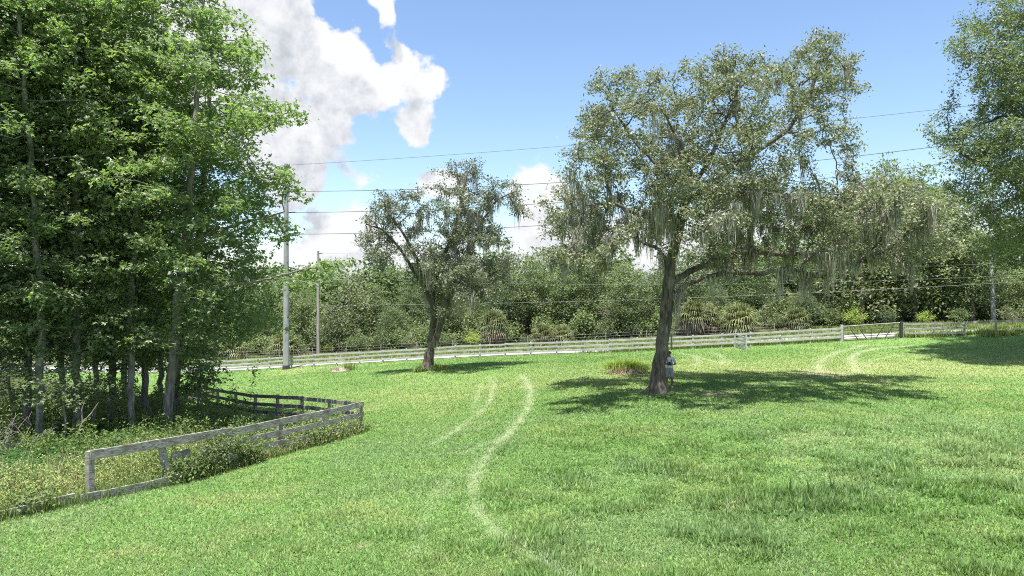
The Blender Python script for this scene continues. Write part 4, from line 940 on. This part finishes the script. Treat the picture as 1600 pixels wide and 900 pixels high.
# ------------------------------------------------------------------ poles and wires
def zpx(py, d): return EYE + (HOR - py) / F * d
def pole(px, d, top, r0, r1, mat, lab, arms, name='utility_pole', sleeve=False, lean=0.):
    b = base(px, d); h = zpx(top, d) - b.z; t = empty(name, b); mb = MB(); mb.tube([(0, 0, -.2), (lean * .5, 0, h * .5), (lean, 0, h)], [r0, (r0 + r1) / 2, r1], 12); mb.build('pole', M[mat], t, True)
    if sleeve:
        mb = MB(); mb.tube([(0, 0, .15), (0, 0, 4.6)], [r0 * 1.10, r0 * 1.04], 8); mb.build('base_sleeve', M[mat], t); mb = MB(); mb.tube([(0, 0, -.1), (0, 0, .42)], [r0 * 1.25, r0 * 1.2], 12); mb.build('base_collar', M['metal_dark'], t)
    tag(t, lab, 'utility pole')
    for py in arms:
        z = zpx(py, d) - b.z; mb = MB(); ln = .75 if sleeve else .35; f = z / h; mb.tube([(lean * f, 0, z - .12), (ln * .5, -.12, z), (ln, -.15, z + .02)], [.06, .045, .035], 6); am = mb.build('insulator_arm', M['metal_dark'], t, True)
        mb = MB(); P = [(ln - .06 + .06 * k, -.15, z + .02) for k in range(6)]; mb.tube(P, [.05, .1, .05, .1, .05, .04], 8); o = mb.build('insulator', M['ceramic'], am, True)
    return t
pole(447, 68, 256, .30, .21, 'concrete', 'tall thick concrete power pole in front of the white fence', [299, 332, 365], sleeve=True)
pole(497, 81, 392, .20, .13, 'pole_wood', 'thin wooden utility pole across the road, right of the thick pole', [396, 430])
pole(1553, 70, 396, .24, .16, 'concrete', 'grey pole under the oak at the far right, leaning slightly', [402, 430], lean=-.35)
# wires: fitted in plan along the road
def wire(P, q, name_lab, r=.028, mat='wire', s0=-45, s1=112, b=.00108):
    """P: plan start, q: two or three (photo x, y) the wire passes"""
    S_, Z_ = [], []
    for px, py in q:
        k = (px - 800) / F; s = (k * P[1] - P[0]) / (FD[0] - k * FD[1]); d = P[1] + FD[1] * s; S_.append(s); Z_.append(EYE + (HOR - py) / F * d)
    if len(q) == 3: c = np.polyfit(S_, Z_, 2)
    else:
        a = (Z_[1] - Z_[0] - b * (S_[1] ** 2 - S_[0] ** 2)) / (S_[1] - S_[0]); c = np.array([b, a, Z_[0] - b * S_[0] ** 2 - a * S_[0]])
    ss = np.linspace(max(0, s0), s1, 50); pts = [(P[0] + FD[0] * s, P[1] + FD[1] * s, float(np.polyval(c, s))) for s in ss]
    if s0 < 0:
        m = np.polyval(c, 0); left = [(P[0] + FD[0] * s, P[1] + FD[1] * s, float(m - .05 * s * .2 + b * s * (s + 90))) for s in np.linspace(-90, 0, 24)[:-1]]; pts = left + pts
    mb = MB(); mb.tube(pts, r, 5, False); tag(mb.build('power_line', M[mat], None, True), name_lab, 'cable', 'overhead lines along the road')
A0 = np.array([base(447, 68).x, 67.85]); A1 = A0 + np.array([.75, 0])
wire(A0, [(450,258),(870,229),(1455,172)], 'topmost thin wire crossing the blue sky from the concrete pole', .016)
wire(A1, [(458,299),(860,286),(1455,230)], 'second wire from the top on the concrete pole', .026)
wire(A1, [(458,332),(850,318)], 'third wire from the top on the concrete pole', .026)
wire(A1, [(458,366),(850,352)], 'lowest wire on the concrete pole', .026)
B0 = np.array([base(497, 81).x + .2, 80.8]); s3 = 70.0
wire(B0, [(500,396),(950,399),(1548,400)], 'upper wire between the wooden pole and the far right pole', .009, 'pale_wire', s0=0, s1=90)
wire(B0, [(500,412),(905,424),(1548,412)], 'second wire between the wooden pole and the far right pole', .009, 'pale_wire', s0=0, s1=90)
wire(B0, [(500,432),(860,444),(1548,432)], 'third wire between the wooden pole and the far right pole', .009, 'pale_wire', s0=0, s1=90)
wire(B0 + np.array([0, -.2]), [(500,477),(1000,468)], 'thick low cable running in front of the roadside trees', .014, 'pale_wire', s0=0, s1=90, b=.0004)

# ------------------------------------------------------------------ undergrowth of the paddock
rg = np.random.default_rng(91)
def inside(n, t0, t1, s0, s1, pw=1.0):
    t = rg.uniform(t0, t1, n); s = s0 + (s1 - s0) * rg.random(n) ** pw; P = P0 + UF * t[:, None] + NF * s[:, None]; ok = paddock(P[:, 0], P[:, 1]) > min(.1, s0 + .01) - .3 * (s0 < 0); P = P[ok]
    return np.column_stack([P, gz(P[:, 0], P[:, 1])])
def weeds(P, hmin, hmax, leaves, size, mat, name, lab, spread=.16):
    n = len(P); h = rg.uniform(hmin, hmax, n) * (.5 + fbm(P[:, 0], P[:, 1], 1.3, 55)); C = []; sv = []
    f = rg.random((n, leaves)); top = P[:, None, :] + np.zeros((1, leaves, 3)); lean = rg.normal(size=(n, 1, 2)) * .2
    top[:, :, 2] += h[:, None] * (.15 + .9 * f); top[:, :, :2] += lean * f[:, :, None] * h[:, None, None]; top[:, :, :2] += rg.normal(size=(n, leaves, 2)) * spread * (1.1 - .7 * f[:, :, None])
    C = top.reshape(-1, 3); V, Q, ti = leaves_np(C, rg, 1, (.02, .02, .02), size, 'oval', .75, clus_t=0); t2 = np.repeat(rg.random(n), leaves) * .6 + ti * .4
    m = n; b = P; d = np.column_stack([lean[:, 0], np.ones(n)]) * h[:, None]; w = np.array([.006, 0, 0]); SV = np.stack([b - w, b + w, b + d + w * .4, b + d - w * .4], 1).reshape(-1, 3); SQ = np.arange(n * 4).reshape(-1, 4) + len(V)
    o = mesh_np(name, np.vstack([V, SV]), np.vstack([Q, SQ]), M[mat], attrs={'tint': ('FLOAT', 'FACE', np.concatenate([t2, np.full(n, .3)]))}); tag(o, lab, 'weeds', kind='stuff')
P = np.vstack([inside(1200, -6, 5.5, .45, 3.2, 1.0), inside(380, 3, 11, .2, 1.5), inside(90, 3, 11, -.3, .2)])
weeds(P, .12, .95, 34, .066, 'weed', 'weeds', 'sunlit yellow green weeds growing along the old board fence')
weeds(inside(220, -6, 7, 3.8, 9.0), .2, .6, 26, .10, 'vine', 'low_undergrowth', 'low leafy growth among the ferns behind the old fence')
weeds(inside(1100, -8, 16, 9, 26), .6, 2.3, 36, .15, 'vine', 'undergrowth', 'tall leafy undergrowth between the trunks of the wood')
weeds(inside(500, 2, 11, .6, 9.0), .5, 1.1, 30, .11, 'vine', 'bramble_cover', 'leafy brambles in the corner of the paddock')
n = 700; P = inside(n, -6, 10, 2.8, 13, 1.1)
def ferns(P):
    V = []; Q = []; T = []; k = 0
    for p in P:
        ti = rg.random(); H = rg.uniform(.55, 1.0)
        for j in range(9):
            az = j * .7 + rg.random(); d = np.array([math.cos(az), math.sin(az), 0]); s = np.array([-d[1], d[0], 0]); L_ = H * rg.uniform(.8, 1.2); tt = ti * .6 + .4 * rg.random()
            for i in range(1, 9):
                f = i / 8; c = p + d * L_ * (.12 + .75 * f) + np.array([0, 0, L_ * (1.15 * f - .75 * f * f) * .95]); l = L_ * .26 * math.sin(pi * (.12 + .86 * f)) + .02; w = L_ * .035
                for sg in (-1, 1):
                    e = s * sg * l + d * l * .3 - np.array([0, 0, l * .15]); V += [c - d * w, c + e * .5 - d * w * .8, c + e, c + e * .5 + d * w * 1.1]; Q.append([k, k + 1, k + 2, k + 3]); k += 4; T.append(tt)
    o = mesh_np('ferns', np.array(V), np.array(Q), M['fern'], attrs={'tint': ('FLOAT', 'FACE', np.array(T))}); tag(o, 'deep green ferns on the shaded floor of the wood', 'ferns', kind='stuff')
ferns(P)
Q2 = inside(260, -6, 6, .5, 4.5); tufts('weed_stalks', Q2, rg, 9, .85, .012, M['straw'], 'pale dry stalks and seed heads standing among the weeds', 'weeds', lean=.35)
# long straw and grass at the foot of the fence
t = rg.uniform(-5, 11.2, 420); P = P0 + UF * t[:, None] - NF * rg.uniform(-.3, .35, 420)[:, None]; P = np.column_stack([P, gz(P[:, 0], P[:, 1])])
tufts('fence_grass', P, rg, 16, .38, .014, M['vine'], 'long unmown grass along the foot of the old fence', 'grass')
t = rg.uniform(3.0, 11, 90); P = P0 + UF * t[:, None] - NF * rg.uniform(-.2, .3, 90)[:, None]; P = np.column_stack([P, gz(P[:, 0], P[:, 1])])
tufts('dry_grass', P, rg, 14, .42, .012, M['straw'], 'dry straw coloured grass under the vine on the old fence', 'grass', lean=.9)
# vines climbing over the rails
def vine(t0, t1, hmax, n, lab, seed, dens=1.0):
    rg = np.random.default_rng(seed); root = empty('vine', tuple(fpt((t0 + t1) / 2))); org = np.array(root.location); mb = MB(); C = []
    for k in range(n):
        t = rg.uniform(t0, t1); f = 1 - abs(2 * (t - t0) / (t1 - t0) - 1) ** 2; h = hmax * (.35 + .65 * f) * rg.uniform(.6, 1.1); sd0 = rg.uniform(-.3, .35); pts = []
        for i in range(8):
            u = i / 7; pts.append(fpt(t + .5 * u * rg.normal(0, .6), h * math.sin(u * 2.2) / .95, sd0 + rg.normal(0, .08)) - org)
        mb.tube(pts, .006, 3, False)
        for p in pts[1:]: C.append(p)
    mb.build('stem', M['dead_wood'], root); V, Q, ti = leaves_np(np.array(C), rg, int(13 * dens), (.15, .15, .12), .10, 'oval', .8); mesh_np('foliage', V, Q, M['vine'], root, attrs={'tint': ('FLOAT', 'FACE', ti)}); tag(root, lab, 'vine')
vine(2.9, 5.5, 1.05, 44, 'bushy green vine smothering the middle bays of the old fence', 95)
vine(6.4, 9.2, .55, 14, 'low vine tangled over the lower rails near the fence corner', 96)
vine(9.2, 11.4, .40, 12, 'small weeds and vine round the corner post', 97, .8)
vine(2.2, 3.4, .62, 18, 'thin vine beside the leaning fence post', 98)
vine(-2.6, -.9, .45, 12, 'sprig of creeper over the fallen board at far left', 99)
# dead brush, leaning dead branch
def deadbush(px, d, n, H, lab, seed, name='dead_bush'):
    rg = np.random.default_rng(seed); b = base(px, d); root = empty(name, b); mb = MB()
    for k in range(n):
        az = rg.random() * 2 * pi; p = np.array([rg.normal(0, .15), rg.normal(0, .15), 0]); v = np.array([math.cos(az) * .6, math.sin(az) * .6, 1.0]); pts = [p]
        for i in range(7): v = v + rg.normal(0, .35, 3) - np.array([0, 0, .10]); v /= np.linalg.norm(v); p = p + v * H / 6.5; pts.append(p)
        mb.tube(pts, np.linspace(.014, .004, 8), 4, False)
        for q_ in (3, 5):
            w = v + rg.normal(0, .8, 3); w /= np.linalg.norm(w); mb.tube([pts[q_], pts[q_] + w * H * .2, pts[q_] + w * H * .35 + rg.normal(0, .06, 3)], [.007, .005, .003], 3, False)
    o = mb.build('twigs', M['dead_wood'], root); tag(root, lab, 'dead bush')
deadbush(12, 23.5, 36, 1.7, 'tangle of dead pale twigs at the left border before the wood', 101)
deadbush(-25, 22.5, 24, 1.5, 'second tangle of dead twigs, cut by the left border', 102)
b = base(108, 25.0); root = empty('dead_branch', b); mb = MB(); mb.tube([(0, 0, -.05), (.25, .05, .55), (.42, .1, 1.0), (.75, .1, 1.35), (1.0, .12, 1.75)], [.05, .042, .035, .028, .012], 7); mb.tube([(.42, .1, 1.0), (.40, .1, 1.5), (.5, .1, 1.8)], [.03, .02, .008], 6); mb.build('branch', M['dead_wood'], root, True); tag(root, 'bare pale dead branch leaning among the ferns left of the fence end', 'branch')

# ------------------------------------------------------------------ grass clump on its mound, small heap
def mound(px, py, w, dep, h, lab, name, mat, seed, cat):
    x, y, z = ground(px, py); rg = np.random.default_rng(seed); n = 26; V = []; 
    for i in range(n):
        for j in range(n):
            u, v = i / (n - 1) * 2 - 1, j / (n - 1) * 2 - 1; r2 = u * u + v * v; xx, yy = x + u * w / 2, y + v * dep / 2; hh = max(0, 1 - r2) ** .8 * h * (.7 + .6 * vnoise(xx, yy, .25, 9)) - .06; V.append((xx - x, yy - y, gz1(xx, yy) - z + hh))
    Q = [[i * n + j, (i + 1) * n + j, (i + 1) * n + j + 1, i * n + j + 1] for i in range(n - 1) for j in range(n - 1)]
    root = empty(name, (x, y, z)); mesh_np('mound', np.array(V), np.array(Q), M[mat], root, True); tag(root, lab, cat); return root, (x, y, z)
root, (x, y, z) = mound(982, 583, 2.5, 1.6, .42, 'round clump of long bright grass on a low mound left of the great trunk', 'grass_clump', 'soil', 111, 'grass clump')
rg = np.random.default_rng(112); k = 90; P = np.column_stack([rg.normal(-.05, .48, k), rg.normal(.1, .32, k), np.full(k, .22)])
tufts('blades', P + np.array([x, y, z]), rg, 26, .62, .022, M['bright_leaf'], None, None, lean=.75, parent=root, org=(x, y, z))
k = 60; P = np.column_stack([rg.normal(.1, .6, k), rg.uniform(-.55, -.1, k), np.full(k, .08)])
tufts('dry_blades', P + np.array([x, y, z]), rg, 14, .45, .018, M['straw'], None, None, lean=1.2, parent=root, org=(x, y, z))
root, (x, y, z) = mound(532, 580, 2.0, 1.6, .35, 'small heap of dry debris with a weed, right of the wooden pole', 'debris_heap', 'dead_wood', 113, 'heap')
k = 40; P = np.column_stack([rg.normal(0, .45, k), rg.normal(0, .3, k), np.full(k, .15)]); tufts('twigs', P + np.array([x, y, z]), rg, 8, .3, .03, M['straw'], None, None, lean=1.4, parent=root, org=(x, y, z))
k = 14; P = np.column_stack([rg.normal(.75, .12, k), rg.normal(0, .1, k), np.full(k, .1)]); tufts('weed', P + np.array([x, y, z]), rg, 8, .75, .035, M['vine'], None, None, lean=.3, parent=root, org=(x, y, z))
# shoots at the feet of the oaks
for (px, d, k, h, s, lab) in ((656,49.6,14,.6,.12,'tuft of suckers at the left foot of the forked oak'),(684,49.7,14,.6,.10,'tuft of suckers at the right foot of the forked oak'),(1432,57.5,12,.8,.35,'leafy weeds growing before the broken fence'),(1470,57,12,.6,.35,'low weeds between the broken fence bays'),(1545,55.6,18,.9,.35,'tall light green weeds before the far right pole'),(1575,55.3,14,.7,.4,'weeds beside the last fence panel')):
    b = base(px, d); P = np.column_stack([rg.normal(b.x, s, k), rg.normal(b.y, .2, k), np.full(k, b.z)]); o = tufts('weed_tuft', P, rg, 16, h * .8, .05, M['weed'], None, None, lean=.5, org=tuple(b)); o.location = b; tag(o, lab, 'weeds')

# ------------------------------------------------------------------ person behind the trunk
def person(px, d):
    b = base(px, d); root = empty('person', b, R(-12)); tag(root, 'person in pale shirt, grey shorts and dark cap half hidden behind the great trunk', 'person')
    me = bpy.data.meshes.new('body'); V = []; E = []; Rr = []
    def chain(pts, start=None):
        k = start
        for (x, y, z, r) in pts:
            V.append((x, y, z)); Rr.append(r); i = len(V) - 1
            if k is not None: E.append((k, i))
            k = i
        return k
    chain([(0, 0, .93, (.155, .11))]); chest = chain([(0, .01, 1.08, (.14, .10)), (0, .02, 1.25, (.165, .115)), (0, .02, 1.40, (.14, .09))], 0)
    neck = chain([(0, .01, 1.49, (.055, .055))], chest); chain([(0, -.015, 1.56, (.065, .07)), (0, -.02, 1.66, (.078, .095)), (0, -.01, 1.74, (.06, .075))], neck)
    for s in (-1, 1):
        chain([(s * .10, 0, .84, (.095, .095)), (s * .115, -.01, .50, (.06, .06)), (s * .12, .0, .42, (.052, .055)), (s * .125, .01, .30, (.055, .06)), (s * .13, .02, .09, (.036, .038)), (s * .135, -.04, .05, (.04, .035)), (s * .145, -.14, .03, (.04, .028))], 0)
        w = chain([(s * .19, .02, 1.40, (.06, .06)), (s * .245, .03, 1.24, (.045, .045)), (s * .27, .02, 1.12, (.04, .042)), (s * .20, -.13, 1.13, (.034, .036)), (s * .13, -.25, 1.16, (.024, .026)), (s * .105, -.30, 1.165, (.036, .022))], chest)
    me.from_pydata(V, E, []); tmp = bpy.data.objects.new('body_tmp', me); col.objects.link(tmp)
    sk = tmp.modifiers.new('s', 'SKIN'); sk.use_smooth_shade = True; ly = me.skin_vertices[0].data
    for i, r in enumerate(Rr): ly[i].radius = r; ly[i].use_root = (i == 0)
    sb = tmp.modifiers.new('d', 'SUBSURF'); sb.levels = 2; sb.render_levels = 2
    dg = bpy.context.evaluated_depsgraph_get(); m2 = bpy.data.meshes.new_from_object(tmp.evaluated_get(dg)); bpy.data.objects.remove(tmp); bpy.data.meshes.remove(me)
    bm = bmesh.new(); bm.from_mesh(m2)
    def limb(pts, rs):
        Vt, Qt = tube_np(np.array(pts, float), np.array(rs, float), 6); vs = [bm.verts.new(v) for v in Vt]
        for q_ in Qt: f = bm.faces.new([vs[k] for k in q_]); f.smooth = True
        bm.faces.new(vs[-6:])
    for s in (-1, 1):    # five separate fingers closed round the controller, face features
        for k, l in enumerate((.055, .062, .06, .05)):
            z = 1.185 - k * .019; limb([(s * .10, -.31, z), (s * .085, -.345, z), (s * .06, -.36, z - .003), (s * .045, -.352, z - .004)], [.010, .009, .0085, .006])
        limb([(s * .105, -.30, 1.185), (s * .085, -.315, 1.205), (s * .06, -.32, 1.207)], [.012, .010, .007])
        limb([(s * .078, -.01, 1.69), (s * .09, .0, 1.66), (s * .08, -.0, 1.63)], [.012, .017, .01])
    limb([(0, -.105, 1.685), (0, -.13, 1.655), (0, -.112, 1.635)], [.008, .015, .008])
    bm.to_mesh(m2); bm.free(); m2.name = 'body'; m2.materials.clear(); m2.materials.append(M['skin']); body = bpy.data.objects.new('body', m2); col.objects.link(body); body.parent = root
    def shell(name, sel, off, mat):
        bmm = bmesh.new(); bmm.from_mesh(m2); bmm.normal_update(); bmesh.ops.delete(bmm, geom=[v for v in bmm.verts if not sel(v.co)], context='VERTS')
        for v in bmm.verts: v.co += v.normal * off(v.co)
        mm = bpy.data.meshes.new(name); bmm.to_mesh(mm); bmm.free(); mm.materials.clear(); mm.materials.append(M[mat]); o = bpy.data.objects.new(name, mm); col.objects.link(o); o.parent = root
        so = o.modifiers.new('t', 'SOLIDIFY'); so.thickness = .006
    shell('shirt', lambda c: .90 < c.z < 1.47 and not (c.y < -.10 and abs(c.x) > .05 and c.z < 1.22 and abs(c.x) < .3) and not (abs(c.x) > .2 and c.z < 1.2), lambda c: .016 + .012 * (c.z < 1.0), 'shirt')
    shell('shorts', lambda c: .50 < c.z < .96 and abs(c.x) < .23 and c.y > -.2, lambda c: .014 + .03 * max(0, (.8 - c.z)), 'shorts')
    shell('shoe', lambda c: c.z < .085, lambda c: .012, 'shoe')
    shell('cap', lambda c: c.z > 1.695 and abs(c.x) < .12 and c.y > -.2, lambda c: .014, 'cap')
    mb = MB(); mb.beam((0, -.09, 1.705), (0, -.185, 1.69), .13, .012, bev=.004); mb.build('cap_brim', M['cap'], root)
    mb = MB(); mb.tube([(-.07, -.02, 1.44), (-.10, -.12, 1.33), (-.08, -.28, 1.2)], .010, 5); mb.tube([(.07, -.02, 1.44), (.10, -.12, 1.33), (.08, -.28, 1.2)], .010, 5)
    o = mb.build('neck_strap', M['black'], None); o.location = b; o.rotation_euler = root.rotation_euler
    c = empty('controller', b, R(-12)); tag(c, 'black handheld drone controller on a neck strap, held at the waist', 'controller'); o.location = (0, 0, 0); o.rotation_euler = (0, 0, 0); o.parent = c
    mb = MB(); mb.beam((-.085, -.33, 1.16), (.085, -.33, 1.16), .05, .10, bev=.012); mb.build('housing', M['black'], c); mb = MB(); mb.beam((-.06, -.325, 1.225), (.06, -.325, 1.225), .012, .075, up=(0, -.3, 1), bev=.003); mb.build('screen', M['black'], c)
person(1046, 32.4)
